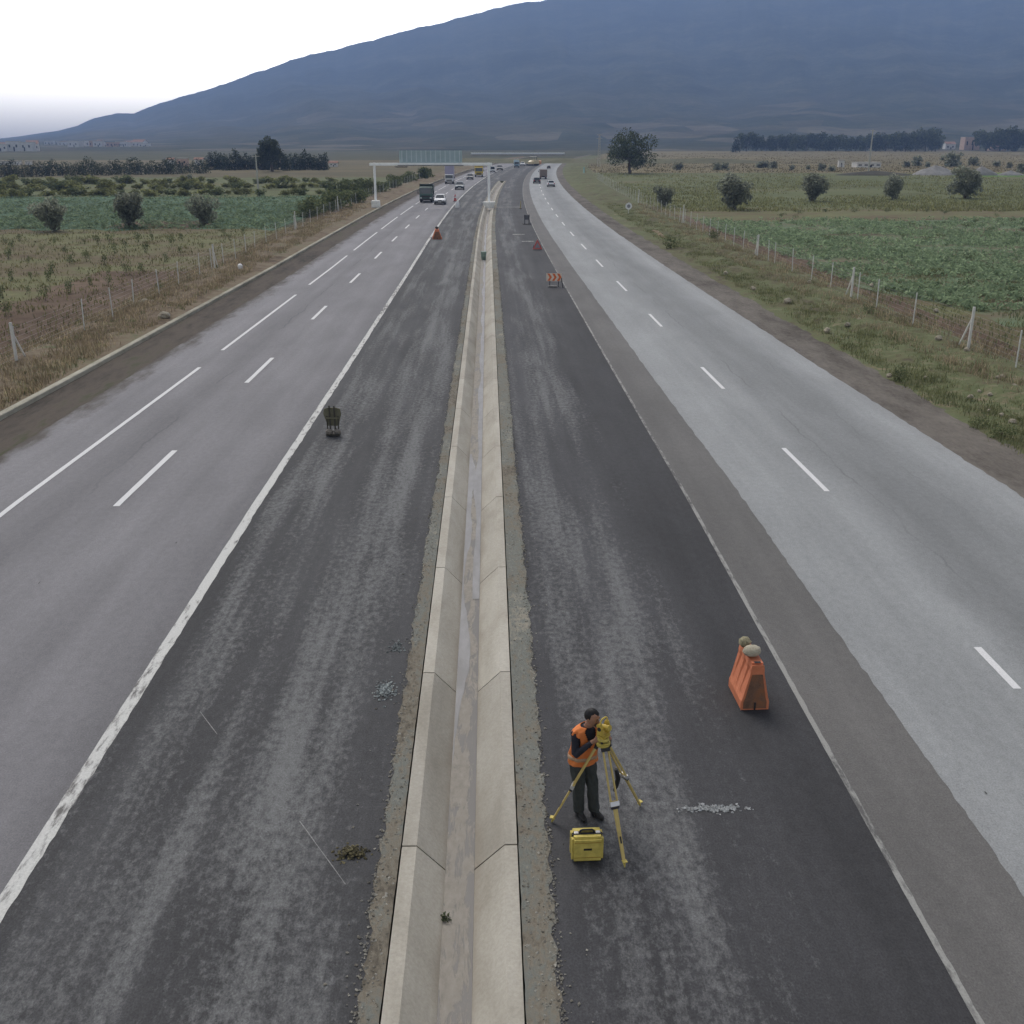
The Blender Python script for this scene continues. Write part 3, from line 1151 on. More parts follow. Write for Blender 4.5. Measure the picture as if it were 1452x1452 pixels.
belt(np.linspace(300, 462, 24), lambda x: 241, lambda x: 214 + 3 * math.sin(x * .2), 'cyp', 'dark conifer, %s from the left in the belt behind the tall left tree', 'conifer belt behind the left fields',
     lambda i: cypress(i + 1, 1.3), 5.7)
belt(np.linspace(2, 292, 36), lambda x: 251 - x * .02, lambda x: 229 - 4 * max(0, math.sin(x * .11)) - (x > 100) * 2, 'cypl', 'dark cypress, %s from the left in the long row under the hazy town',
     'cypress row below the town', lambda i: cypress(i + 5, 2.0), 5.7)


def eucalyptus(seed):
    return lambda: make_tree('dark_tree', lobes_round(7.6, -2.0, 13.5, 20, .78, .26, .42, seed), 1100, 0.95, f_dark, .4, 6, 5)


belt(np.linspace(1058, 1326, 20), lambda x: 214.5, lambda x: 187 - 7 * (x > 1240), 'euc', 'dark tree, %s from the left in the belt along the far right field', 'tree belt along the far right field', lambda i: eucalyptus(i), 14.0, 3, .4)
belt(np.linspace(1398, 1475, 5), lambda x: 214.5, lambda x: 178, 'euc', 'dark tree, %s from the left in the clump right of the pink house', 'tree clump right of the pink house', lambda i: eucalyptus(i), 14.0, 3, .4)
p = G(1043, 216)
put('cyp0', cypress(1), p, 2.0, 'single narrow cypress standing just left of the far right tree belt', None)


# --- bushes
def bush(seed, mat, nm='bush', n=330, leaf=.22):
    return lambda: make_tree(nm, lobes_round(1.25, -.25, 1.9, 9, .8, .34, .52, seed), n, leaf, mat, .05, .6, 3, cat='bush')


n = 0
for row, (yb, top) in enumerate(((262, 249), (270, 255), (279, 266))):
    for x in np.linspace(-6, 465, 30):
        n += 1
        b = yb + random.uniform(-1.5, 1.5) - .008 * x
        p = G(x + random.uniform(-6, 6), b)
        k = (b - top) / (b - 197) * CAM_H / 2.1 * random.uniform(.7, 1.2)
        if random.random() < .12:
            continue
        put('hedge%d' % (n % 4), bush(n % 4 + 30, f_bush if n % 4 else f_weed, 'bush', 420, .26), p, k * random.uniform(1.5, 2.3),
            'yellow-green bush in the rows behind the green crop on the left', 'bushes in rows behind the left green crop', k)
for i, (x, yb, h) in enumerate(((438, 307, 36), (452, 305, 32), (466, 300, 33), (470, 290, 30), (484, 296, 30), (494, 284, 28), (505, 288, 28), (515, 278, 27), (530, 274, 22), (541, 272, 22), (555, 266, 20),
                                (563, 264, 17), (575, 259, 16), (585, 257, 17), (598, 254, 20), (604, 252, 20), (478, 283, 30), (492, 274, 26), (510, 268, 22))):
    p = G(x, yb)
    put('shrub%d' % (i % 3), bush(i % 3 + 50, f_weed, 'hedge_shrub', 520, .2), p, h / (yb - 197) * CAM_H / 2.1,
        'dark green hedge shrub, %s along the left fence behind the gantry leg' % ORD[i], 'hedge along the left fence')
for i, (x, yb, h) in enumerate(((963, 241, 14), (1017, 241, 13), (1028, 241, 12), (1082, 238, 13), (1075, 238, 11), (1096, 239, 12), (1122, 241, 9), (1145, 240, 8), (1165, 242, 12), (1178, 243, 10),
                                (1298, 235, 18), (1285, 237, 10), (1316, 237, 10), (1350, 236, 26), (1380, 235, 14), (1412, 236, 10), (1432, 238, 10), (1450, 245, 18), (268, 256, 11), (757, 215, 3))):
    p = G(x, yb)
    put('shrubr%d' % (i % 3), bush(i % 3 + 70, f_olive, 'field_bush', 380, .28), p, h / (yb - 197) * CAM_H / 2.1,
        ('dark bush, %s from the left among those edging the stubble field' % ORD[i]) if i < 18 else 'lone dark bush in the rows on the left' if i == 18 else 'tiny dark bush beside the far road bend',
        'bushes edging the stubble field' if i < 18 else None)

# --- saplings on the left, dark plants in the right crop
SAP = [(100, 135), (215, 190), (285, 150), (435, 150), (505, 155), (565, 150), (715, 140), (780, 130), (750, 195), (885, 160), (940, 135), (1045, 170), (930, 205), (445, 240), (360, 260), (65, 340),
       (250, 340), (650, 310), (735, 300), (460, 360), (355, 405), (235, 440), (140, 405), (15, 430), (45, 230), (25, 150), (70, 180), (1155, 110), (1250, 100), (560, 365), (820, 395), (275, 300),
       (590, 200), (150, 250), (30, 520), (850, 240), (540, 260), (1180, 130), (330, 200), (640, 170), (160, 330), (560, 310)]
for i, (zx, zy) in enumerate(SAP):
    x, yy = zx / 3.63, 300 + (zy + 14) / 3.63
    p = G(x, yy)
    h = random.uniform(.45, .95)
    put('sap%d' % (i % 4), bush(i % 4 + 90, f_weed, 'sapling', 170, .17), p, h / 2.0 * .75, 'small green sapling growing in the weedy orchard left of the fence', 'saplings in the left orchard', h / 2.0 * 1.2)
WEED = [(115, 275), (35, 270), (200, 325), (290, 240), (460, 240), (545, 210), (595, 325), (705, 345), (880, 238), (985, 250), (985, 315), (1165, 305), (1245, 360), (1115, 330), (960, 390), (745, 390),
        (530, 400), (300, 405), (405, 380), (500, 350), (690, 490), (935, 610), (1120, 670), (1360, 720), (1235, 585), (1120, 520), (1330, 240), (1450, 350), (880, 415), (30, 300), (130, 250), (410, 425),
        (185, 435), (650, 240), (865, 125), (855, 70), (1290, 265), (1380, 300), (1400, 380), (790, 325), (640, 300)]
for i, (zx, zy) in enumerate(WEED):
    p = G(1100 + zx / 4.125, 240 + (zy + 10) / 4.125)
    h = random.uniform(.35, .7)
    put('weed%d' % (i % 4), bush(i % 4 + 120, f_weed, 'weed_clump', 170, .17), p, h / 2.0 * 1.5, 'dark weedy plant standing above the low green crop on the right', 'dark plants in the right crop', h / 2.0)

# small bushes and tufts on the right verge
for i, (x, yb, h, lab) in enumerate(((1275, 541, 20, 'dark green bush on the edge of the right gravel shoulder'), (1386, 606, 20, 'low dark bush nearest the camera on the right verge'),
                                     (951, 353, 17, 'small dark bush at the far end of the right shoulder, below the orange soil bank'), (1420, 622, 24, 'olive-brown tuft of weeds beside the nearest bush on the right verge'),
                                     (1012, 340, 14, 'dark weed clump under the right fence beyond the orange soil bank'), (1232, 445, 14, 'straggly dark weeds along the foot of the right fence'))):
    p = G(x, yb)
    put('vb%d' % (i % 2), bush(i % 2 + 150, f_weed, 'verge_bush', 420, .13), p, h / (yb - 197) * CAM_H / 2.0 * 1.25, lab, 'bushes on the right verge')

# --- ground cover (nobody could count it)
pts = []
while len(pts) < 3600:
    x, y = random.uniform(940, 1460), random.uniform(301, 440)
    p = G(x, y)
    if p.x > curve_x(p.y) + 23.6 + max(0, 70 - p.y) * .18 and 50 < p.y < 121 and random.random() < (p.y / 121.0) ** .6:
        if math.sin(p.x * .35 + p.y * .11) + math.sin(p.y * .6 + p.x * .07) + random.uniform(-1.6, 1.6) > -.35:
            pts.append((p.x, p.y, 0))
pts = np.array(pts)
pp = np.repeat(pts, 7, axis=0)
pp += np.c_[rng.normal(0, .22, (len(pp), 2)), rng.uniform(.03, .32, len(pp))]
o = cards('crop_plants', pp, 1.2, 0.17 * rng.uniform(.6, 1.4, len(pp)), f_crop)
tag(o, kind='stuff')
pts = []
while len(pts) < 2300:
    x, y = random.uniform(-20, 450), random.uniform(278, 324)
    p = G(x, y)
    if p.x < -22 and 110 < p.y < 175:
        pts.append((p.x, p.y, 0))
pp = np.repeat(np.array(pts), 5, axis=0)
pp += np.c_[rng.normal(0, .35, (len(pp), 2)), rng.uniform(.02, .20, len(pp))]
tag(cards('crop_plants', pp, 2.2, 0.24 * rng.uniform(.6, 1.4, len(pp)), f_crop), kind='stuff')


def scatter(n, o0, o1, Y0, Y1, power=1.7, scaled=False):
    out = []
    while len(out) < n:
        Y = Y0 + (Y1 - Y0) * random.random() ** power
        o = random.uniform(o0, o1)
        if math.sin(o * 1.9 + Y * .21) + math.sin(Y * .83 - o) + random.uniform(-1.5, 1.5) < -.5:
            continue
        u = 1 if scaled else max(0, min(1, (abs(o) - 14.5) / 6))
        out.append((curve_x(Y) + o, Y, verge_z(min(1, max(0, u)), o, Y) * .6 - .03))
    return out


blades('bank_grass', scatter(9000, -20.4, -16.25, 14, 150), rng.uniform(.12, .36, 9000), 0.035, f_grass_dry, .5, 5, .13)
blades('bank_grass', scatter(2600, -20.4, -16.15, 14, 120), rng.uniform(.10, .25, 2600), 0.035, f_grass_green, .5, 5, .13)
blades('verge_grass', scatter(15000, 16.0, 21.5, 14, 150), rng.uniform(.06, .24, 15000), 0.028, f_grass_green, .5, 5, .13)
blades('verge_grass', scatter(3600, 18.8, 23.0, 20, 150), rng.uniform(.15, .42, 3600), 0.035, f_grass_dry, .5, 5, .15)
blades('orchard_weeds', scatter(7000, -70, -20.2, 30, 112, 1.2, True), rng.uniform(.08, .26, 7000), 0.06, foliage('weed_blades', (0.11, 0.098, 0.046), (0.25, 0.235, 0.115), (0.17, 0.165, 0.076)), .5, 4, .3)
pts = []
while len(pts) < 7000:
    x, y = random.uniform(840, 1470), random.uniform(243, 302)
    p = G(x, y)
    if p.x > curve_x(p.y) + 22.5 and 135 < p.y < 292 and mnoise.noise(Vector((p.x * .05, p.y * .03, 1))) > -.25 + random.uniform(-.3, .3):
        pts.append((p.x, p.y, -.03))
blades('meadow_weeds', pts, rng.uniform(.12, .38, 7000), 0.12, foliage('meadow_blades', (0.10, 0.098, 0.048), (0.25, 0.24, 0.115), (0.16, 0.165, 0.072)), .5, 4, .5)
pts = []
while len(pts) < 3000:
    x, y = random.uniform(830, 1470), random.uniform(216, 246)
    p = G(x, y)
    if p.x > curve_x(min(p.y, 640)) + 22 and 295 < p.y < 700:
        pts.append((p.x, p.y, -.03))
blades('stubble', pts, rng.uniform(.12, .35, 3000), 0.3, foliage('stubble_blades', (0.10, 0.085, 0.05), (0.23, 0.19, 0.11), (0.16, 0.135, 0.075)), .5, 4, 1.2)
blades('field_weeds', scatter(3800, 22.5, 40, 25, 75, 1.2, True), rng.uniform(.08, .28, 3800), 0.05, f_grass_green, .5, 4, .3)

# pale rocks and litter on the verges
ROCKS = [(1116, 432, 9, 'verge'), (1172, 474, 9, 'verge'), (1201, 465, 7, 'verge'), (1217, 458, 6, 'verge'), (1147, 403, 5, 'verge'), (1330, 485, 8, 'verge'), (1370, 502, 8, 'verge'), (1236, 406, 6, 'field'),
         (1375, 568, 7, 'verge'), (1388, 560, 5, 'verge'), (1403, 565, 6, 'verge'), (1420, 539, 6, 'verge'), (1438, 553, 7, 'verge'), (1419, 595, 7, 'verge'), (1434, 605, 9, 'verge'), (1402, 588, 5, 'verge'),
         (1312, 541, 6, 'verge'), (1067, 412, 5, 'verge'), (1327, 442, 6, 'field'), (1260, 538, 7, 'verge'), (1414, 540, 5, 'verge'), (1029, 391, 6, 'verge'), (1068, 413, 5, 'verge')]


def rock_mesh(name, r, mat, seed, parent=None, flat=.7):
    rr = random.Random(seed)
    mb = MB().ellipsoid((0, 0, r * flat * .6), (r * rr.uniform(.9, 1.3), r, r * flat), 9, 6, None, 0, .2, rr)
    return mb.build(name, mat, parent)


m_rock = soil('pale_limestone', [(0.22, 0.19, 0.14), (0.36, 0.32, 0.25), (0.46, 0.42, 0.34)], 2.0, 9)
r0 = None
for i, (x, yb, w, where) in enumerate(ROCKS):
    p = G(x, yb)
    r = w / (yb - 197) * 9.26 / 2
    lab = ('pale rock in the grass of the right verge' if where == 'verge' else 'pale rock in the weeds beyond the right fence')
    if r0 is None:
        r0 = rock_mesh('rock', 1.0, m_rock, 4)
        tag(r0, lab, 'rock', 'pale rocks on the right verge')
        q = r0
    else:
        q = dup(r0, label=lab)
    q['group'] = 'pale rocks on the right verge' if where == 'verge' else 'pale rocks beyond the right fence'
    q.location = (p.x, p.y, .10 if where == 'verge' else 0)
    r *= 1.25
    q.scale = (r, r * .8, r * 1.1)
    q.rotation_euler.z = random.uniform(0, 6)
p = G(233, 452)
q = dup(r0, (p.x, p.y, .05), 1.0, .3, 'large pale rock lying in the dry grass beside the left kerb')
del q['group']
p = G(205, 431)
q = dup(r0, (p.x, p.y, .05), 2.0, .22, 'smaller pinkish rock under the left fence, behind the large pale rock')
del q['group']
mb = MB()
mb.tube([(0, 0, 0), (0, 0, .3), (0, 0, .36), (.0, 0, .40)], [.16, .17, .1, .05], 10)
p = G(341, 383)
bk = mb.build('jerrycan', plain('white_plastic', (.7, .7, .7), .5), None, True, 0, (p.x, p.y, .05))
tag(bk, 'small white plastic can dropped in the dry grass beside the left kerb', 'can')

# orange soil bank and ditch edge on the right
mb = MB()
a, b = G(922, 325), G(948, 341)
mb.tube([a + Vector((0, 0, -.05)), a.lerp(b, .3) + Vector((.1, 0, .05)), a.lerp(b, .7) + Vector((-.1, 0, .08)), b + Vector((0, 0, -.05))], [(.1, .06), (.3, .14), (.26, .12), (.1, .06)], 8)
structure(mb.build('soil_bank', soil('orange_soil', [(.17, .13, .085), (.24, .185, .125)], 1, 4)))
mb = MB()
for (xa, ya, xb, yb2) in ():
    a, b = G(xa, ya), G(xb, yb2)
    mb.tube([a + Vector((0, 0, -.1)), a.lerp(b, .3) + Vector((.1, 0, -.02)), a.lerp(b, .7) + Vector((-.1, 0, 0)), b + Vector((0, 0, -.1))], [(.12, .1), (.38, .16), (.34, .15), (.1, .1)], 8)
#PART4
# ------------------------------------------------------------------ fences
m_post = plain('galvanised_post', (0.55, 0.55, 0.53), .7, .2, 3)
m_cpost = plain('concrete_post', (0.60, 0.59, 0.56), .85, .15, 4)
m_wire = plain('fence_wire', (0.30, 0.30, 0.29), .6, .1)


def fence(label, X0, ys, H, strainers, mesh_end, lean=0.0):
    f = thing('wire_fence', label, 'fence')
    mb = MB()
    mb.box((0, 0, H / 2 - .1), (.042, .042, H + .2))
    proto = None
    rr = random.Random(int(abs(X0) * 10))
    for Y in ys:
        X = X0 + curve_x(Y)
        if proto is None:
            proto = mb.build('post', m_post, f)
            q = proto
        else:
            q = dup(proto, parent=f, tree=[])
        q.location = (X, Y, 0)
        q.rotation_euler = (rr.uniform(-.04, .04), rr.uniform(-.04, .04), 0)
    for Y, tall in strainers:
        X = X0 + curve_x(Y)
        b = MB().box((0, 0, tall / 2 - .1), (.10, .10, tall + .2))
        s = b.build('strainer_post', m_cpost, f, bevel=.012)
        s.location = (X, Y, 0)
        b = MB().bar((0, 1.0, -.1), (0, .06, tall * .72), .06)
        k = b.build('brace', m_cpost, s)
    w = MB()
    r = .0032
    Ys = np.arange(ys[0], mesh_end, 6.0)
    for z in np.linspace(.08, H - .1, 8):
        for a, b in zip(Ys[:-1], Ys[1:]):
            w.bar((X0 + curve_x(a), a, z), (X0 + curve_x(b), b, z), r * 1.6)
    w.build('wire_mesh', m_wire, f)
    return f


LF = [14.5, 20, 25, 30, 34.5] + [D(y) for y in (513, 468, 449, 435, 418, 405, 391, 383, 375, 367, 360, 354)]
ys = sorted(LF) + [D(354) + 4.6 * i for i in range(1, 36)]
fence('long wire mesh fence on thin grey posts between the left road bank and the orchard', -19.0, ys, 1.55, [(D(513), 1.7), (D(381), 1.75), (D(327), 1.9), (D(300), 1.9)], 270)
RF = [16, 21, 26, 31, 36, 40]
for yb in (498, 463, 440, 428, 411, 399, 387, 376, 372, 364, 356):
    RF.append(D(yb))
RF = sorted(RF)
ys = RF + [D(356) + 3.4 * i for i in range(1, 48)]
fence('long wire mesh fence on thin posts between the right verge and the green crop field', 21.5, ys, 1.6, [(D(498), 1.85), (D(424), 1.75), (D(365), 1.7), (D(318), 2.0), (D(288), 1.9)], 280)

# ------------------------------------------------------------------ sign gantry
m_white = plain('white_painted_steel', (0.84, 0.85, 0.83), .5, .08, 2)
m_whiteb = plain('white_painted_concrete', (0.80, 0.80, 0.77), .8, .15, 3)
m_signback = plain('sign_back_metal', (0.33, 0.42, 0.44), .5, .10, 1.2)
m_rib = plain('sign_back_rib', (0.50, 0.57, 0.59), .5, .08)
m_dark = plain('dark_metal', (0.03, 0.03, 0.032), .5)

gl, gr = G(531, 296), G(693.5, 293)
Yg = (gl.y + gr.y) / 2
gan = thing('sign_gantry', 'white steel sign gantry over the left carriageway, its grey sign panel seen from behind', 'gantry')
zt = at_dist(608, 233, Yg).z
for x in (gl.x, gr.x):
    MB().tube([(x, Yg, 0), (x, Yg, zt + .2)], .16, 14).build('post', m_white, gan, True)
MB().box(((gl.x + gr.x) / 2 - .1, Yg, zt), (gr.x - gl.x + 1.1, .45, .36)).build('beam', m_white, gan, bevel=.05)
MB().box((gl.x, Yg - .15, .45), (1.1, 1.2, 1.0)).build('plinth', m_whiteb, gan, bevel=.06)
MB().tube([(gr.x, Yg - .2, -.05), (gr.x, Yg - .2, .35), (gr.x, Yg - .2, .75)], [(.45, .45), (.75, .6), (.85, .7)], 18).build('plinth', m_whiteb, gan, True)
xl, xr = at_dist(566, 222, Yg).x, at_dist(655, 222, Yg).x
ztop = at_dist(608, 213.5, Yg).z
pn = MB().box(((xl + xr) / 2, Yg + .45, (zt + .1 + ztop) / 2), (xr - xl, .08, ztop - zt - .1)).build('sign_panel', m_signback, gan)
rb = MB()
for i in range(13):
    x = xl + (xr - xl) * (i + .5) / 13
    rb.box((x, Yg + .36, (zt + .3 + ztop) / 2), (.10, .10, ztop - zt - .3))
rb.build('rib', m_rib, pn)
x0, x1 = at_dist(561, 235, Yg).x, at_dist(577, 235, Yg).x
z0 = at_dist(570, 237.5, Yg).z
MB().box(((x0 + x1) / 2, Yg + .1, (zt - .25 + z0) / 2), (x1 - x0, .7, zt - .28 - z0), taper=1.25).build('lamp_housing', m_dark, gan, bevel=.05)
MB().box(((xl + xr) / 2, Yg - .35, zt - .12), ((xr - xl) * 1.05, .5, .06)).build('walkway', m_dark, gan)

# ------------------------------------------------------------------ poles
m_pole = plain('pale_pole_concrete', (0.40, 0.39, 0.35), .85)
for (x, yb, yt, r, lab) in ((367, 277, 219, .16, 'pale utility pole standing in the left crop in front of the tall tree'),
                            (1231, 246, 184, .24, 'pale utility pole standing by the white sheds in the right field')):
    p = G(x, yb)
    h = (yb - yt) / (yb - 197) * CAM_H
    t = thing('utility_pole', lab, 'pole', p)
    MB().tube([(0, 0, -.2), (0, 0, h)], [r, r * .6], 10).build('shaft', m_pole, t, True)
    MB().bar((-.6, 0, h - .25), (.6, 0, h - .25), .1).build('crossarm', m_pole, t)
p = G(849, 236)
h = 46 / 39 * CAM_H
t = thing('lattice_pylon', 'slender pale lattice mast beside the large round tree', 'mast', p)
b = MB()
for sx, sy in ((-1, -1), (1, -1), (1, 1), (-1, 1)):
    b.bar((sx * .42, sy * .42, 0), (sx * .16, sy * .16, h), .10)
b.build('leg_frame', m_pole, t)
b = MB()
for i in range(14):
    u, v = i / 14, (i + 1) / 14
    ru, rv = .42 - .26 * u, .42 - .26 * v
    s = 1 if i % 2 else -1
    b.bar((-s * ru, -ru, h * u), (s * rv, -rv, h * v), .06)
    b.bar((ru, -s * ru, h * u), (rv, s * rv, h * v), .06)
b.build('bracing', m_pole, t)
for zz in (.86, .97):
    MB().bar((-.9, 0, h * zz), (.9, 0, h * zz), .1).build('crossarm', m_pole, t)
p = G(828, 246)
t = thing('roadside_marker', 'narrow pale turquoise post board at the start of the right field track', 'sign', p)
MB().box((0, 0, .85), (.34, .2, 1.5)).build('board', plain('turquoise_paint', (.30, .48, .48), .6), t, bevel=.02)
MB().box((0, 0, .05), (.6, .5, .2)).build('base', m_whiteb, t)

# round road sign on the right verge (seen from behind the fence line, facing traffic)
p = G(891, 305)
t = thing('round_road_sign', 'round white road sign with a grey centre on a post in the right verge', 'road sign', p)
zc = at_dist(891, 292.3, p.y).z
MB().tube([(0, 0, -.1), (0, 0, zc + .2)], .035, 8).build('post', m_post, t, True)
d = MB().tube([(0, -.05, zc), (0, -.02, zc)], .40, 28, ref=(1, 0, 0)).build('disc', plain('white_sign_face', (.72, .72, .72), .5, .04), t)
MB().tube([(0, -.058, zc), (0, -.051, zc)], .21, 24, ref=(1, 0, 0)).build('centre_patch', plain('grey_sign_face', (.22, .22, .24), .5, .1), d)

# ------------------------------------------------------------------ buildings
m_wallw = plain('white_render', (0.62, 0.60, 0.56), .9, .12, .8)
m_wallp = plain('pinkish_render', (0.50, 0.36, 0.29), .9, .15, .8)
m_tile = plain('clay_roof', (0.27, 0.16, 0.12), .9, .2, 2)
m_flat = plain('flat_roof', (0.40, 0.38, 0.35), .9, .1)
m_glass = plain('dark_window_glass', (0.03, 0.035, 0.04), .15, .1, 1, 0, .5)


def house(p, w, d, h, wall, gable, label, cat='house', name='house', rotz=0, wins=2, group=None):
    t = thing(name, label, cat, p, rotz, group)
    MB().box((0, 0, h / 2 - .1), (w, d, h + .2)).build('wall', wall, t)
    if gable:
        g = h + min(w, d) * .28
        MB().prism([(-d / 2 - .3, h - .05), (0, g), (d / 2 + .3, h - .05), (d / 2 + .3, h + .08), (0, g + .15), (-d / 2 - .3, h + .08)], -w / 2 - .3, w / 2 + .3).build('roof', m_tile, t)
        MB().prism([(-d / 2, h - .02), (0, g - .02), (d / 2, h - .02)], -w / 2 + .02, w / 2 - .02).build('gable_wall', wall, t)
    else:
        MB().box((0, 0, h + .12), (w + .2, d + .2, .3)).build('roof', m_flat, t)
    for i in range(wins):
        x = -w / 2 + w * (i + .5) / wins
        MB().box((x, -d / 2 - .02, h * .55), (min(1.1, w * .16), .06, h * .28)).build('window', m_glass, t)
    MB().box((w * .06, -d / 2 - .02, h * .25), (min(1, w * .12), .07, h * .45)).build('door', m_dark, t)
    return t


def house_at(x, yb, wpx, hpx, wall, gable, label, **k):
    p = G(x, yb)
    s = 1 / (yb - 197.0)
    return house(p, wpx * s * 9.26, wpx * s * 9.26 * .7, hpx * s * CAM_H, wall, gable, label, **k)


house_at(1374, 213.5, 22, 19, m_wallp, False, 'pink flat-roofed house between the dark trees on the far right', wins=3)
house_at(1345, 213, 14, 9, m_wallw, True, 'small pale house half hidden left of the pink house on the far right', wins=2)
house_at(1412, 214, 22, 6, m_wallp, True, 'low red-roofed outbuilding right of the pink house', wins=2, cat='outbuilding', name='outbuilding')
house_at(473, 236, 11, 5, m_wallw, True, 'small white farmhouse at the right end of the left conifer belt', wins=2)
house_at(1192, 237, 8, 9, m_wallw, False, 'narrow white hut left of the long white shed in the right field', wins=1, cat='hut', name='hut')
house_at(1228, 237, 34, 6, m_wallw, False, 'long low white shed behind the utility pole in the right field', wins=4, cat='shed', name='shed')
house_at(260, 236, 14, 11, m_wallp, False, 'pinkish house left of the conifer belt on the left', wins=2)
house_at(283, 234, 11, 8, m_wallw, True, 'pale house just right of the pinkish house on the left', wins=2)
house_at(243, 233, 9, 7, m_wallw, True, 'pale house just left of the pinkish house on the left', wins=2)
rt = random.Random(5)
TOWN = []
for (xa, xb, ya, yb, k) in ((70, 100, 206, 208, 7), (100, 128, 207, 210, 6), (128, 172, 205, 210, 14), (172, 208, 206, 210, 10), (0, 60, 210, 215, 8), (0, 50, 231, 233, 0)):
    for _ in range(k):
        TOWN.append((rt.uniform(xa, xb), rt.uniform(ya, yb)))
TOWN.sort()
for i, (x, yb) in enumerate(TOWN):
    p = G(x, yb)
    p *= 1.0
    house(Vector((p.x, p.y, 0)), rt.uniform(7, 14), rt.uniform(7, 10), rt.uniform(3.5, 7), rt.choice((m_wallw, m_wallw, m_wallw, m_wallp)), rt.random() < .12,
          'hazy town house, %s from the left in the town at the mountain foot' % ORD[i], rotz=rt.uniform(-.5, .5), wins=rt.choice((2, 3)), group='houses of the town at the mountain foot')
for i, (x, w) in enumerate(((4, 9), (16, 12), (26, 9), (41, 8))):
    house_at(x, 233.5, w, 4.5, m_wallw, False, 'low white building above the cypress row, %s from the left edge' % ORD[i], wins=2, group='low white buildings above the cypress row', cat='building', name='building')

# gravel heaps
def heap(name, x, yb, wpx, hpx, label, mat, seed):
    p = G(x, yb)
    s = 1 / (yb - 197.0)
    w, h = wpx * s * 9.26 / 2, hpx * s * CAM_H
    rr = random.Random(seed)
    vs_, fs = [], []
    R, A = 9, 28
    for j in range(R + 1):
        u = j / R
        for i in range(A):
            a = 2 * math.pi * i / A
            q = 1 + .12 * math.sin(a * 3 + seed) + rr.uniform(-.04, .04)
            z = h * (1 - u) ** .85 * (1 + .12 * math.sin(a * 2 + seed * 2) * u) + rr.uniform(-.02, .02) * h
            vs_.append((math.cos(a) * w * u * q, math.sin(a) * w * .6 * u * q, max(z, 0) - (.12 if j == R else 0)))
    for j in range(R):
        for i in range(A):
            i2 = (i + 1) % A
            fs.append((j * A + i, (j + 1) * A + i, (j + 1) * A + i2, j * A + i2))
    o = MB().add(vs_, fs).build(name, mat, None, True, 0, p)
    return tag(o, label, 'heap')


m_heap = soil('grey_gravel_heap', [(0.16, 0.155, 0.15), (0.235, 0.23, 0.22), (0.29, 0.28, 0.27)], .25, 2)
heap('gravel_heap', 1326, 248, 66, 14, 'wide grey gravel heap behind the olive trees on the right', m_heap, 1)
heap('gravel_heap', 1391, 248.5, 46, 13, 'grey gravel heap right of the widest heap, behind the pale sparse olive', m_heap, 2)
heap('gravel_heap', 1432, 248.5, 40, 7, 'low grey-brown gravel heap at the far right end of the heaps', m_heap, 3)
heap('soil_heap', 1240, 248, 110, 6, 'low dark soil heap under the white sheds in the right field', soil('dark_soil_heap', [(.045, .042, .034), (.075, .07, .055)], .3, 2), 4)

# ------------------------------------------------------------------ far overpass
m_over = plain('overpass_concrete', (0.34, 0.31, 0.25), .9, .1, .3)
t = thing('overpass', 'low pale concrete overpass crossing the road in the far distance', 'bridge')
Yo = 610.0
zA, zB = at_dist(720, 218, Yo).z, at_dist(720, 222.0, Yo).z
xa, xb = at_dist(668, 220, Yo).x, at_dist(800, 220, Yo).x
MB().box(((xa + xb) / 2, Yo, (zA + zB) / 2), (xb - xa, 8, zA - zB)).build('deck', m_over, t)
MB().box(((xa + xb) / 2, Yo - 4.1, zA + .25), (xb - xa, .25, .9)).build('parapet', m_whiteb, t)
for i in range(6):
    x = xa + (xb - xa) * (i + .5) / 6
    MB().box((x, Yo, zB / 2), (1.0, 6, zB)).build('pier', m_over, t)

# ------------------------------------------------------------------ vehicles
m_tyre = plain('tyre_rubber', (0.02, 0.02, 0.02), .8)
m_rim = plain('wheel_rim', (0.35, 0.35, 0.36), .4, .1, 3, .6)
m_head = plain('headlamp_glass', (0.65, 0.66, 0.68), .2)
m_tail = plain('tail_lamp', (0.35, 0.02, 0.02), .3)
m_bump = plain('dark_bumper', (0.035, 0.035, 0.037), .6)
m_plate = plain('number_plate', (.55, .55, .52), .5, .02)


def wheel(parent, x, y, r, w, one=None):
    mb = MB().tube([(-w / 2, 0, 0), (-w / 2 + .03, 0, 0), (w / 2 - .03, 0, 0), (w / 2, 0, 0)], [r * .93, r, r, r * .93], 18, ref=(0, 0, 1))
    o = mb.build('wheel', m_tyre, parent, True)
    o.location = (x, y, r)
    s = 1 if x > 0 else -1
    MB().tube([(s * (w / 2 - .01), 0, 0), (s * (w / 2 + .012), 0, 0)], [r * .62, r * .56], 14, ref=(0, 0, 1)).build('rim', m_rim, o)


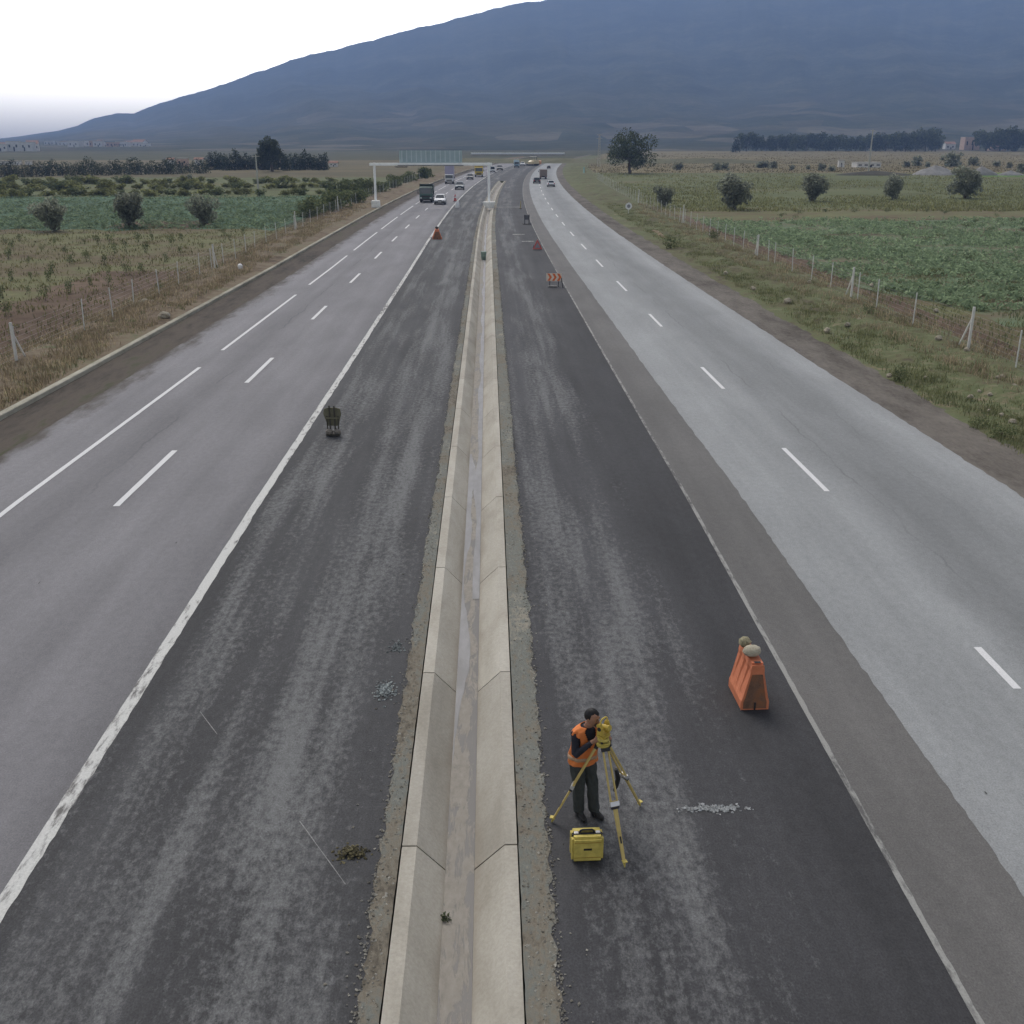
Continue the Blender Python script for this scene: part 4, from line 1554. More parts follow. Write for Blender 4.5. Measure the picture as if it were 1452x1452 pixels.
def car(label, p, paint, facing, scale=1.0, van=False):
    """Front of the car is local -Y."""
    t = thing('car' if not van else 'van', label, 'car' if not van else 'van', p, 0 if facing < 0 else math.pi, None, scale)
    L, Wd = 4.1, 1.68
    hl = .92
    prof = [(-2.05, .30), (-2.07, .55), (-2.0, .72), (-1.85, .78), (-1.0, .90), (1.45, .94), (1.95, .90), (2.05, .70), (2.05, .32), (1.6, .22), (-1.6, .22)]
    body = MB().prism(prof, -Wd / 2, Wd / 2).build('body', paint, t, bevel=.07)
    zr = 1.42 if not van else 1.85
    b0, b1, t0, t1 = -.98, 1.75, -.30, 1.25
    if van:
        b0, b1, t0, t1 = -1.35, 2.0, -.85, 1.95
    wb, wt = Wd / 2 - .06, Wd / 2 - .20
    vs_ = [(-wb, b0, .90), (wb, b0, .90), (wb, b1, .92), (-wb, b1, .92), (-wt, t0, zr), (wt, t0, zr), (wt, t1, zr), (-wt, t1, zr)]
    MB().add(vs_, [(0, 3, 2, 1), (4, 5, 6, 7), (0, 1, 5, 4), (1, 2, 6, 5), (2, 3, 7, 6), (3, 0, 4, 7)]).build('roof', paint, t, bevel=.05)

    def pane(name, q, off):
        c = sum((Vector(a) for a in q), Vector()) / 4
        n = (Vector(q[1]) - Vector(q[0])).cross(Vector(q[3]) - Vector(q[0])).normalized()
        if n.dot(c - Vector((0, .4, 1.0))) < 0:
            n = -n
        inner = [c + (Vector(a) - c) * .86 + n * off for a in q]
        outer = [a - n * .02 for a in inner]
        MB().add(inner + outer, [(0, 1, 2, 3), (4, 7, 6, 5), (0, 4, 5, 1), (1, 5, 6, 2), (2, 6, 7, 3), (3, 7, 4, 0)]).build(name, m_glass, t)
    V = [Vector(v) for v in vs_]
    pane('windscreen', (V[0], V[1], V[5], V[4]), .012)
    pane('rear_window', (V[2], V[3], V[7], V[6]), .012)
    for s in ((V[1], V[2], V[6], V[5]), (V[3], V[0], V[4], V[7])):
        pane('side_window', s, .012)
    MB().box((0, -2.05, .40), (Wd * .96, .14, .24)).build('bumper', m_bump, t, bevel=.03)
    MB().box((0, 2.04, .42), (Wd * .96, .12, .26)).build('bumper', m_bump, t, bevel=.03)
    MB().box((0, -2.075, .62), (.62, .05, .12)).build('grille', m_dark, t)
    for s in (-1, 1):
        MB().box((s * .62, -2.05, .66), (.32, .10, .15)).build('headlight', m_head, t, bevel=.02)
        MB().box((s * .70, 2.04, .74), (.22, .08, .22)).build('tail_light', m_tail, t, bevel=.02)
        MB().box((s * .90, -.75, .98), (.16, .10, .12)).build('mirror', paint, t, bevel=.02)
    MB().box((0, 2.09, .60), (.5, .02, .12)).build('number_plate', m_plate, t)
    MB().box((0, -2.13, .42), (.5, .02, .12)).build('number_plate', m_plate, t)
    for x in (-.78, .78):
        for yy in (-1.3, 1.3):
            wheel(t, x, yy, .31, .2)
    return t


def truck(label, p, cabm, boxm, facing, W_, Hbox, Hcab, L=7.0, scale=1.0, box_top=None, kind='box', under=.95):
    t = thing('truck', label, 'truck', p, 0 if facing < 0 else math.pi, None, scale)
    MB().box((0, .4, .72), (W_ * .42, L - 1.2, .28)).build('chassis', m_dark, t)
    y0 = -L / 2
    prof = [(y0, .55), (y0 - .03, 1.25), (y0 + .12, Hcab - .08), (y0 + .25, Hcab), (y0 + 1.75, Hcab), (y0 + 1.8, .55)]
    cab = MB().prism(prof, -W_ / 2 * .94, W_ / 2 * .94).build('cab', cabm, t, bevel=.06)
    MB().box((0, y0 + .07, (1.3 + Hcab) / 2 - .02), (W_ * .82, .08, Hcab - 1.55), Matrix.Rotation(-.10, 3, 'X')).build('windscreen', m_glass, t)
    for s in (-1, 1):
        MB().box((s * W_ * .473, y0 + .85, (1.35 + Hcab) / 2), (.03, .9, Hcab - 1.65)).build('side_window', m_glass, t)
        MB().box((s * W_ * .36, y0 - .05, .74), (.30, .08, .2)).build('headlight', m_head, t, bevel=.02)
        MB().box((s * W_ * .58, y0 + .12, Hcab * .68), (.14, .10, .5)).build('mirror', m_dark, t, bevel=.02)
    MB().box((0, y0 - .05, .98), (W_ * .6, .06, .28)).build('grille', m_dark, t)
    MB().box((0, y0 - .04, .52), (W_ * .95, .16, .26)).build('bumper', m_bump, t, bevel=.03)
    if kind == 'box':
        cb = MB().box((0, y0 + 1.95 + (L - 1.95) / 2, (under + Hbox) / 2), (W_, L - 1.95, Hbox - under)).build('cargo_box', boxm, t, bevel=.03)
        MB().box((0, y0 + 1.95 + (L - 1.95) / 2, Hbox + .02), (W_ * 1.0, L - 1.95, .05)).build('box_roof', box_top or boxm, cb)
    elif kind == 'tipper':
        prof = [(y0 + 1.55, Hbox + .12), (y0 + 1.55, Hbox + .02), (y0 + 2.0, Hbox - .15), (y0 + 2.0, under), (L / 2 - .2, under), (L / 2, Hbox - .25), (L / 2, Hbox - .12), (y0 + 2.0, Hbox)]
        MB().prism(prof, -W_ / 2, W_ / 2).build('tipper_body', boxm, t, bevel=.02)
    MB().box((0, L / 2 - .05, .62), (W_ * .9, .1, .18)).build('rear_bumper', m_bump, t)
    for s in (-1, 1):
        MB().box((s * W_ * .38, L / 2 + .01, .74), (.25, .06, .14)).build('tail_light', m_tail, t)
        for yy in (y0 + .95, L / 2 - 1.1, L / 2 - 2.25):
            wheel(t, s * W_ * .40, yy, .46, .3)
    return t


def paint(name, col):
    return plain(name, col, .35, .05, 2, 0, .5)


def scl(yb, wpx, w):
    return wpx / (yb - 197.0) * 9.26 / w


# oncoming traffic, left carriageway
def P(x, yb):
    p = G(x, yb)
    return Vector((p.x, p.y, 0.008))


truck('dark green tipper truck coming towards the camera in the left lane', P(604, 287.5) + Vector((0, 3, 0)), paint('green_cab', (0.035, 0.085, 0.072)), paint('dark_green_body', (0.028, 0.060, 0.052)), -1, 2.2, 2.75, 2.45, 6.6,
      scl(287.5, 19, 2.2), kind='tipper')
car('white car coming towards the camera beside the dark green truck', P(623.5, 290.5) + Vector((0, 2, 0)), paint('white_paint', (.70, .71, .73)), -1, scl(290.5, 15.5, 1.68))
truck('white-cabbed lorry with a tall lavender-grey box on the left carriageway', P(637, 261) + Vector((0, 3, 0)), paint('white_cab', (.66, .66, .66)), paint('lavender_box', (.30, .28, .37)), -1, 2.4, 4.7, 2.4, 8.0,
      scl(261, 11.5, 2.15), box_top=plain('box_roof_grey', (.4, .4, .42)))
car('dark blue-grey car following behind the white car on the left carriageway', P(652, 268.5), paint('slate_paint', (.10, .13, .16)), -1, scl(268.5, 12, 1.68))
car('dark grey car between the box lorry and the yellow truck', P(666.5, 254.5), paint('charcoal_paint', (.06, .06, .065)), -1, scl(254.5, 9, 1.68))
truck('yellow truck coming round the far bend beside the gantry leg', P(679, 251) + Vector((0, 3, 0)), paint('yellow_cab', (.55, .40, .04)), paint('yellow_body', (.50, .37, .05)), -1, 2.3, 2.9, 2.5, 6.6, scl(251, 12, 2.3), kind='tipper')
car('pale van just right of the gantry leg on the far left carriageway', P(698.5, 244.5), paint('pale_van_paint', (.55, .57, .58)), -1, scl(244.5, 7.5, 1.68), True)
car('dark car on the far left carriageway behind the pale van', P(708.5, 241.5), paint('black_paint', (.03, .03, .034)), -1, scl(241.5, 8, 1.68))
truck('pale blue truck far away on the left carriageway bend', P(732.5, 237.5), paint('blue_cab', (.22, .34, .42)), paint('pale_blue_body', (.30, .40, .46)), -1, 2.3, 3.0, 2.5, 6.6, scl(237.5, 7.5, 2.3))
car('white car farthest away on the left carriageway, beyond the pale blue truck', P(741, 235), paint('white_paint', (.7, .71, .73)), -1, scl(235, 6, 1.68))
# traffic driving away, right carriageway
car('white car driving away on the right carriageway', P(781, 264.5), paint('white_paint', (.70, .71, .73)), 1, scl(264.5, 10, 1.68))
car('dark car driving away in the inner lane of the right carriageway', P(761, 260), paint('charcoal_paint', (.06, .06, .065)), 1, scl(260, 9.5, 1.68))
truck('brown-grey lorry with a pale top driving away on the right carriageway', P(770, 253.5), paint('white_cab', (.66, .66, .66)), paint('brown_canvas', (.17, .13, .11)), 1, 2.3, 2.9, 3.2, 7.0, scl(253.5, 10, 2.3))
car('small black car farthest away on the right carriageway', P(778, 239), paint('black_paint', (.03, .03, .034)), 1, scl(239, 4.5, 1.68))

# paving machine at the end of the works
p = P(757, 235)
s = 1 / 38.0 * 9.26
t = thing('paving_machine', 'cream and orange road paving machine at the far end of the closed median', 'paver', p, -.5)
mo = paint('cream_machine', (.60, .48, .28))
MB().prism([(-2.4, .5), (-2.4, 1.3), (-1.2, 1.8), (1.6, 1.8), (2.2, 1.3), (2.2, .5)], -1.1, 1.1).build('body', mo, t, bevel=.08)
MB().prism([(2.25, .4), (2.3, 1.5), (3.4, 1.7), (3.4, .5)], -1.25, 1.25).build('hopper', paint('orange_machine', (.55, .25, .10)), t, bevel=.05)
MB().box((0, -2.9, .35), (2.6, .8, .4)).build('screed', m_dark, t, bevel=.04)
MB().box((0, -.6, 2.95), (2.0, 1.9, .12)).build('canopy', plain('canopy_white', (.65, .62, .55)), t, bevel=.03)
for sx in (-.85, .85):
    for sy in (-1.4, .2):
        MB().tube([(sx, sy, 1.75), (sx, sy, 2.95)], .05, 6).build('canopy_post', m_dark, t)
    MB().box((sx * 1.2, -.1, .42), (.4, 3.6, .8)).build('track', m_tyre, t, bevel=.18)
MB().tube([(.5, .9, 1.75), (.5, .9, 2.6)], .08, 8).build('exhaust', m_dark, t)
#PART5
# ------------------------------------------------------------------ works equipment on the closed lanes
m_orange = NT('orange_plastic')
_n = m_orange.noise(m_orange.coord('Object'), 5, 5, .65)
m_orange = m_orange.out(m_orange.ramp(_n, [(.25, (.46, .15, .07)), (.55, (.60, .20, .10)), (.8, (.62, .25, .135))]), .6, 0, .3)


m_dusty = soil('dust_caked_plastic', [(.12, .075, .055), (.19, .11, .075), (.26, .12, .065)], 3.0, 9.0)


def barrier_meshes(parent, mat):
    """Water-filled road barrier: sloped foot, ribbed sides, stepped top. Long axis Y."""
    L, H = .78, .80
    def sec(y, k=1.0, groove=0.0):
        g = groove
        return [(-.225, 0), (-.225, .14), (-.20 + g * .2, .22), (-.105 + g, .66), (-.105 + g * .5, .72), (-.09, H), (.09, H), (.105 - g * .5, .72), (.105 - g, .66), (.20 - g * .2, .22), (.225, .14), (.225, 0)]
    ys = []
    n = 25
    for i in range(n):
        u = i / (n - 1)
        y = -L / 2 + L * u
        g = 0.0
        for c in (.2, .5, .8):
            if abs(u - c) < .055:
                g = .028
        ys.append((y, g))
    vs_, fs = [], []
    for y, g in ys:
        for a, z in sec(y, 1, g):
            vs_.append((a, y, z))
    m = 12
    for j in range(n - 1):
        for i in range(m):
            i2 = (i + 1) % m
            fs.append((j * m + i, j * m + i2, (j + 1) * m + i2, (j + 1) * m + i))
    fs += [tuple(range(m)), tuple((n - 1) * m + i for i in range(m))]
    MB().add(vs_, fs).build('body', mat, parent, bevel=.006)
    MB().box((0, -.06, H + .012), (.19, L * .74, .03)).build('top_rail', mat, parent, bevel=.008)
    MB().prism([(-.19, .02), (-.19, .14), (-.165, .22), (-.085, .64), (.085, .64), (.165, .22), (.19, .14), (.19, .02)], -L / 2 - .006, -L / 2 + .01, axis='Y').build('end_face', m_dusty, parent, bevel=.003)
    MB().box((.0, -L / 2 - .006, .07), (.028, .02, .13)).build('drain_slot', m_dark, parent)
    MB().box((0, -L / 2 + .06, H + .03), (.10, .05, .012)).build('filler_cap', m_dark, parent)


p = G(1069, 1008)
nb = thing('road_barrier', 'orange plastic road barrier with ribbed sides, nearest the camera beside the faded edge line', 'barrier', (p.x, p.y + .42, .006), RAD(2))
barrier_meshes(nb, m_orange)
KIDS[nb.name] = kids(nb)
m_sack = soil('pale_sack', [(.30, .27, .20), (.42, .385, .30), (.47, .44, .36)], 3, 14)
rr = random.Random(3)
b = MB().ellipsoid((0, 0, .085), (.155, .125, .09), 18, 10, None, 0, .05, rr)
s = b.build('stone', m_sack, None, True, 0, (p.x - .03, p.y + .31, .842), .3)
tag(s, 'large smooth pale stone on the front of the nearest orange barrier top', 'stone')
b = MB().ellipsoid((0, 0, .085), (.105, .10, .09), 9, 7, None, 0, .13, rr)
s = b.build('stone', soil('mossy_stone', [(.20, .18, .11), (.33, .30, .20), (.30, .32, .22)], 4, 14), None, False, 0, (p.x - .07, p.y + .62, .842), 1.1)
tag(s, 'smaller rough yellowish stone behind the large one on the nearest orange barrier', 'stone')

p = G(619.5, 339)
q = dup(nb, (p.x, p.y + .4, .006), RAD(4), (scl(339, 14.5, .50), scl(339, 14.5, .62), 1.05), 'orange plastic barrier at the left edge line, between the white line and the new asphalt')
b = MB().ellipsoid((0, 0, .1), (.16, .14, .13), 9, 7, None, 0, .12, rr)
k = q.scale[2]
s = b.build('stone', plain('dark_stone', (.06, .055, .05), .9), None, False, 0, (p.x, p.y + .4, .006 + k * .825))
tag(s, 'dark stone resting on top of the orange barrier by the left edge line', 'stone')

# traffic cone further along the left edge
m_conered = plain('faded_red_plastic', (.48, .11, .10), .6, .12)
p = G(645.5, 285.5)
t = thing('traffic_cone', 'faded red traffic cone on the left edge line beyond the white drum', 'cone', (p.x, p.y, .006))
MB().tube([(0, 0, .04), (0, 0, .5), (0, 0, 1.0)], [.24, .15, .05], 16).build('cone_body', m_conered, t, True)
MB().box((0, 0, .03), (.62, .62, .06)).build('base', m_dark, t, bevel=.015)
MB().tube([(0, 0, .50), (0, 0, .66)], [.157, .122], 16).build('white_band', m_white, t, True)
p = G(648.5, 294.5)
t = thing('white_drum', 'small white marker drum lying by the left edge line opposite the gantry', 'drum', (p.x, p.y, .006))
MB().tube([(0, 0, 0), (0, 0, .12), (.02, 0, .62), (.03, 0, .80)], [.25, .27, .24, .16], 16).build('body', plain('white_plastic', (.7, .7, .7), .5), t, True)
MB().tube([(.03, 0, .80), (.03, 0, .9)], [.10, .08], 12).build('cap', plain('white_plastic', (.7, .7, .7), .5), t, True)

# road works triangle on the right
p = G(762, 354.5)
t = thing('warning_triangle', 'red-edged triangular warning sign standing on the right closed lane behind the arrow board', 'road sign', (p.x, p.y, .006), RAD(6))
h = .86
tri = MB().prism([(-.42, .06), (.42, .06), (0, h)], -.02, .02, axis='Y').build('red_border', m_conered, t, bevel=.01)
MB().prism([(-.24, .17), (.24, .17), (0, h - .24)], -.035, -.024, axis='Y').build('sign_face', plain('grey_sign_face', (.22, .22, .24), .5, .1), tri)
for s in (-.3, .3):
    MB().bar((s, .02, .4), (s * 1.1, .45, 0), .03).build('stay', m_dark, t)
MB().box((0, .1, .02), (.75, .25, .04)).build('foot', m_dark, t)

# arrow board with chevrons
p = G(784, 407)
t = thing('arrow_board', 'white board with orange chevrons pointing right, on a stand beside the right closed lane', 'road sign', (p.x, p.y, .006), RAD(-3))
zb, zt_ = .36, .84
bd = MB().box((.06, 0, (zb + zt_) / 2), (.96, .035, zt_ - zb), Matrix.Rotation(-.12, 3, 'X')).build('board', plain('white_board', (.62, .55, .46), .6, .12), t, bevel=.008)
ch = MB()
for i in range(3):
    x = -.36 + i * .30
    zc, hh = (zb + zt_) / 2, (zt_ - zb) / 2 - .02
    for s in (-1, 1):
        q = [(x, zc + s * hh), (x + .15, zc + s * hh), (x + .29, zc), (x + .14, zc)]
        vs_ = [(a, -.019 + (z - zc) * .12, z) for a, z in q] + [(a, -.027 + (z - zc) * .12, z) for a, z in q]
        ch.add(vs_, [(0, 1, 2, 3), (7, 6, 5, 4), (0, 4, 5, 1), (1, 5, 6, 2), (2, 6, 7, 3), (3, 7, 4, 0)])
ch.build('chevrons', plain('orange_paint', (.58, .13, .04), .6), bd)
MB().bar((-.2, .05, .0), (-.2, .02, .5), .045).build('leg', m_dark, t)
MB().bar((.34, .05, .0), (.34, .02, .5), .045).build('leg', m_dark, t)
MB().bar((.52, .0, .55), (.62, -.35, 0), .05).build('stay', m_dark, t)
MB().box((-.02, -.05, .045), (.52, .3, .09)).build('foot', plain('grey_slab', (.2, .19, .18), .9), t, bevel=.015)

# a board lying behind it and a yellow stick further on
p = G(747, 318)
t = thing('board_stand', 'dark upright board stand far along the right closed lane, seen edge-on', 'stand', (p.x, p.y, .006), RAD(20))
for s in (-.25, .25):
    MB().bar((s, 0, 0), (s, 0, 1.0), .07).build('leg', m_dark, t)
MB().box((0, 0, .72), (.6, .05, .5)).build('board', plain('grey_board_back', (.10, .10, .11), .7), t)
MB().box((0, 0, .04), (.9, .35, .08)).build('foot', m_dark, t)
p = G(738, 296)
t = thing('marker_post', 'slim yellowish marker post on the right closed lane near the gantry', 'post', (p.x, p.y, .006))
MB().tube([(0, 0, .05), (.04, 0, 1.0)], [.07, .06], 8).build('shaft', plain('dull_yellow', (.42, .36, .20), .7), t, True)
MB().box((0, 0, .03), (.4, .4, .06)).build('foot', m_dark, t)

# olive-brown sign stand seen from behind (left closed lane)
p = G(473, 617)
m_olv = plain('olive_brown_board', (.135, .128, .085), .8, .22, 5)
m_olvd = plain('dark_frame_timber', (.06, .055, .045), .8, .2)
t = thing('sign_stand', 'olive-brown sign stand seen from behind, weighted with two stones on the left closed lane', 'road sign', (p.x, p.y, .006), RAD(-3))
sb = MB().prism([(-.17, .30), (.19, .30), (.23, .52), (.28, .66), (.25, .84), (.12, .88), (-.12, .88), (-.25, .84), (-.28, .68), (-.22, .50)], -.02, .015, axis='Y').build('board', m_olv, t, bevel=.006)
for x in (-.075, .075):
    MB().bar((x, -.045, .0), (x, -.045, .95), .042).build('leg', m_olvd, t)
for x in (-.17, .18):
    MB().bar((x, -.035, .06), (x, -.035, .62), .03).build('slat', m_olvd, t)
MB().box((0, -.06, .56), (.40, .03, .05)).build('crosspiece', m_olv, t)
MB().box((.0, -.02, .05), (.42, .3, .05)).build('foot', m_olvd, t)
m_st2 = soil('grey_brown_stone', [(.13, .115, .10), (.22, .20, .175), (.28, .26, .23)], 3, 12)
for i, (dx, lab) in enumerate(((-.10, 'grey-brown stone on the left foot of the olive-brown sign stand'), (.14, 'grey-brown stone with a dark hollow on the right foot of the olive-brown sign stand'))):
    b = MB().ellipsoid((0, 0, .075), (.125, .11, .085), 9, 7, None, 0, .12, rr)
    s = b.build('stone', m_st2, None, True, 0, (p.x + dx, p.y - .13, .075), i * 1.3)
    tag(s, lab, 'stone')


# rubble on the left lane
def rubble(name, x, y, rx, ry, n, cols, label, hgt=.05, seed=1):
    r = random.Random(seed)
    p = G(x, y)
    sp = []
    for _ in range(n):
        a, q = r.uniform(0, 6.283), abs(r.gauss(0, .45))
        sp.append((p.x + math.cos(a) * q * rx, p.y + math.sin(a) * q * ry, .01 + hgt * max(0, 1 - q) * r.random(), r.uniform(.008, .028)))
    o = stones_mesh(name, sp, foliage(name + '_bits', *cols, translucent=0), None, r)
    return tag(o, label, 'rubble', kind='stuff')


rubble('rubble_pile', 499, 1211, .24, .17, 320, ((.04, .036, .022), (.17, .15, .085), (.09, .078, .045)), 'small brown and olive heap of rubble on the left closed lane near the camera', .09, 2)
rubble('gravel_spill', 546, 980, .22, .42, 380, ((.09, .10, .10), (.34, .37, .36), (.20, .22, .22)), 'pale grey spill of gravel on the left lane beside the channel', .04, 3)
rubble('gravel_spill', 562, 918, .14, .25, 140, ((.09, .10, .10), (.30, .32, .31), (.18, .19, .19)), 'thin scatter of grey gravel beyond the pale spill beside the channel', .02, 4)
rubble('lime_spill', 1012, 1147, .50, .10, 420, ((.16, .165, .165), (.40, .41, .41), (.26, .27, .27)), 'thin pale smear of spilled lime on the asphalt right of the tripod', .01, 7)
p = G(686, 362)
t = thing('bucket', 'dull green bucket standing in the channel far along the drain', 'bucket', (curve_x(p.y) + .02, p.y, -.35))
MB().tube([(0, 0, 0), (0, 0, .62)], [.17, .23], 14).build('body', plain('dull_green_plastic', (.17, .23, .19), .7), t, True)
MB().tube([(0, 0, .60), (0, 0, .64)], [.25, .25], 14).build('rim', plain('pale_green_plastic', (.2, .26, .22), .7), t, True)
# small weed in the channel
pp = np.array([[-.60, 10.15, -.335]] * 34) + rng.normal(0, (.025, .03, .014), (34, 3))
o = cards('channel_weed', pp, .6, .035, f_dark)
tag(o, 'small dark weed sprouting at the left edge of the channel bottom near the camera', 'weed')

# ------------------------------------------------------------------ surveyor's tripod, instrument and case
m_yel = plain('yellow_lacquered_wood', (.50, .385, .14), .5, .14, 8)
m_yelp = plain('yellow_plastic', (.50, .405, .10), .55, .22, 9)
m_ins = plain('instrument_yellow', (.50, .37, .07), .45, .12, 10)
m_blk = plain('black_plastic', (.018, .018, .02), .5)
m_chrome = plain('bright_metal', (.62, .62, .62), .3, .05, 3, .6)

HEAD = Vector((1.43, 11.38, 1.36))
tri = thing('tripod', 'yellow wooden survey tripod standing on the closed lane in front of the surveyor', 'tripod', (HEAD.x, HEAD.y, 0))
O = Vector((HEAD.x, HEAD.y, 0))
MB().tube([(0, 0, HEAD.z - .035), (0, 0, HEAD.z)], [.085, .095], 20).build('head_plate', m_yelp, tri, True)
MB().tube([(0, 0, HEAD.z - .12), (0, 0, HEAD.z - .03)], [.02, .03], 10).build('centre_bolt', m_blk, tri, True)
FEET = [(G(782, 1166), .52), (G(886, 1230), .47), (G(908, 1143), .50)]
for f, frac in FEET:
    leg = bpy.data.objects.new('leg', None)
    C.objects.link(leg)
    leg.parent = tri
    foot = Vector((f.x, f.y, 0.01)) - O
    rad = Vector((foot.x, foot.y, 0)).normalized()
    side = Vector((0, 0, 1)).cross(rad)
    top = rad * .075 + Vector((0, 0, HEAD.z - .045))
    ax = foot - top
    Lg = ax.length
    ax.normalize()
    mid = top + ax * Lg * frac
    for s in (-1, 1):
        MB().bar(top + side * s * .035, mid + side * s * .045, .020, .026, 0, side).build('rail', m_yel, leg, bevel=.003)
    MB().bar(mid - ax * .04, top + ax * Lg * .965, .062, .024, 0, side, .040).build('lower_board', m_yel, leg, bevel=.004)
    MB().bar(mid - ax * .03, mid + ax * .03, .125, .045, 0, side).build('clamp', m_chrome, leg, bevel=.004)
    MB().bar(mid + ax * .035, mid + ax * .065, .10, .040, 0, side).build('clamp_strap', m_blk, leg)
    MB().bar(top - ax * .01, top + ax * .035, .105, .05, 0, side).build('hinge', m_blk, leg)
    MB().tube([top + ax * Lg * .955, foot - Vector((0, 0, .008))], [.024, .006], 10).build('spike', m_yelp, leg, True)
    MB().bar(foot - ax * .085 - side * .0, foot - ax * .085 + rad * .055, .06, .012, 0, side).build('foot_step', m_yelp, leg)
    MB().bar(top + ax * Lg * .74 + rad * .013, top + ax * Lg * .80 + rad * .013, .022, .004, 0, side).build('maker_label', m_blk, leg)
strap = MB().tube([Vector((.20, .14, .86)), Vector((.24, .17, .70)), Vector((.22, .17, .58)), Vector((.19, .16, .50))], [.025, .035, .03, .014], 8)
strap.build('carry_strap', m_blk, tri, True)

ins = thing('theodolite', 'yellow surveying instrument mounted on the tripod head', 'instrument', HEAD + Vector((0, 0, .002)), RAD(-135))
MB().prism([(.095 * math.cos(a), .095 * math.sin(a)) for a in [i * 2 * math.pi / 3 + d for i in range(3) for d in (-.28, .28)]], .0, .016, axis='Z').build('base_plate', m_yelp, ins)
for i in range(3):
    a = i * 2 * math.pi / 3 + .4
    MB().tube([(.06 * math.cos(a), .06 * math.sin(a), .014), (.06 * math.cos(a), .06 * math.sin(a), .05)], .016, 10).build('levelling_screw', m_blk, ins, True)
MB().tube([(0, 0, .05), (0, 0, .085)], [.078, .070], 20).build('tribrach', m_yelp, ins, True)
al = MB().box((0, 0, .115), (.155, .125, .06)).build('alidade', m_ins, ins, bevel=.014)
for s in (-1, 1):
    MB().prism([(-.05, .14), (.05, .14), (.042, .26), (.02, .31), (-.02, .31), (-.042, .26)], s * .05, s * .085).build('standard', m_ins, ins, bevel=.008)
    MB().tube([(s * .084, 0, .235), (s * .10, 0, .235)], .026, 14, ref=(0, 0, 1)).build('focus_knob', m_blk, ins, True)
tel = MB().tube([(0, -.105, .205), (0, -.04, .225), (0, .05, .245), (0, .10, .258)], [.020, .034, .036, .040], 16, ref=(1, 0, 0)).build('telescope', m_ins, ins, True)
MB().tube([(0, -.135, .197), (0, -.10, .206)], [.016, .018], 12, ref=(1, 0, 0)).build('eyepiece', m_blk, tel, True)
MB().tube([(-.07, 0, .305), (-.06, 0, .345), (-.03, 0, .365), (.03, 0, .365), (.06, 0, .345), (.07, 0, .305)], .011, 8, ref=(0, 1, 0)).build('carry_handle', m_ins, ins, True)
MB().box((0, -.066, .115), (.10, .01, .04)).build('display', m_blk, al)

p = G(832.5, 1224)
cs = thing('instrument_case', 'yellow hard instrument case with a black handle standing in front of the surveyor', 'case', (p.x, p.y + .13, .006), RAD(2))
MB().box((0, -.065, .185), (.41, .115, .37)).build('front_shell', m_yelp, cs, bevel=.032)
MB().box((0, .062, .185), (.41, .125, .37)).build('back_shell', m_yelp, cs, bevel=.032)
MB().box((0, -.004, .19), (.385, .012, .365)).build('seal', m_blk, cs, bevel=.004)
MB().box((0, -.1245, .20), (.105, .006, .028)).build('name_badge', m_blk, cs)
MB().box((0, -.1235, .30), (.34, .005, .010)).build('moulded_groove', plain('dark_yellow_plastic', (.32, .21, .04), .5), cs)
MB().box((0, -.1235, .075), (.34, .005, .010)).build('moulded_groove', plain('dark_yellow_plastic', (.32, .21, .04), .5), cs)
MB().tube([(-.095, -.01, .365), (-.085, -.01, .405), (-.06, -.01, .418), (.06, -.01, .418), (.085, -.01, .405), (.095, -.01, .365)], .013, 10, ref=(0, 1, 0)).build('handle', m_blk, cs, True)
for s in (-1, 1):
    MB().box((s * .14, -.01, .374), (.055, .05, .022)).build('latch', m_chrome, cs, bevel=.004)
MB().box((0, -.035, .370), (.39, .018, .012)).build('lid_rim', m_blk, cs)

# ------------------------------------------------------------------ surveyor
m_skin = plain('skin', (.30, .165, .11), .6, .10, 12)
m_sweater = plain('dark_sweater', (.022, .022, .030), .9, .2, 30)
m_trous = plain('grey_green_trousers', (.045, .050, .047), .9, .18, 9)
m_shoe = plain('dark_shoes', (.020, .019, .018), .6, .2)
m_hair = plain('black_hair', (.010, .009, .009), .6, .3, 40)
m_vest = plain('orange_safety_vest', (.62, .185, .050), .75, .10, 9)
m_band = plain('grey_reflective_band', (.40, .27, .17), .5, .10, 9)

TH = math.atan2(-.45, -.89)          # forward -> (.45, -.89)
per = thing('person', 'surveyor in an orange safety vest, dark sweater and dark trousers bending to the instrument eyepiece', 'person', (1.215, 11.68, .006), TH)

body = MB()
# trunk (x = right, y = forward)
body.tube([(0, -.03, .80), (0, -.03, .90), (0, -.02, 1.00), (0, .0, 1.12), (0, .025, 1.24), (0, .045, 1.34), (0, .055, 1.415), (0, .07, 1.455)],
          [(.15, .11), (.170, .125), (.165, .118), (.155, .108), (.168, .112), (.178, .112), (.155, .095), (.08, .065)], 20, ref=(1, 0, 0))
# neck
body.tube([(0, .07, 1.42), (0, .095, 1.48), (0, .125, 1.545)], [(.066, .066), (.056, .058), (.056, .06)], 14, ref=(1, 0, 0))
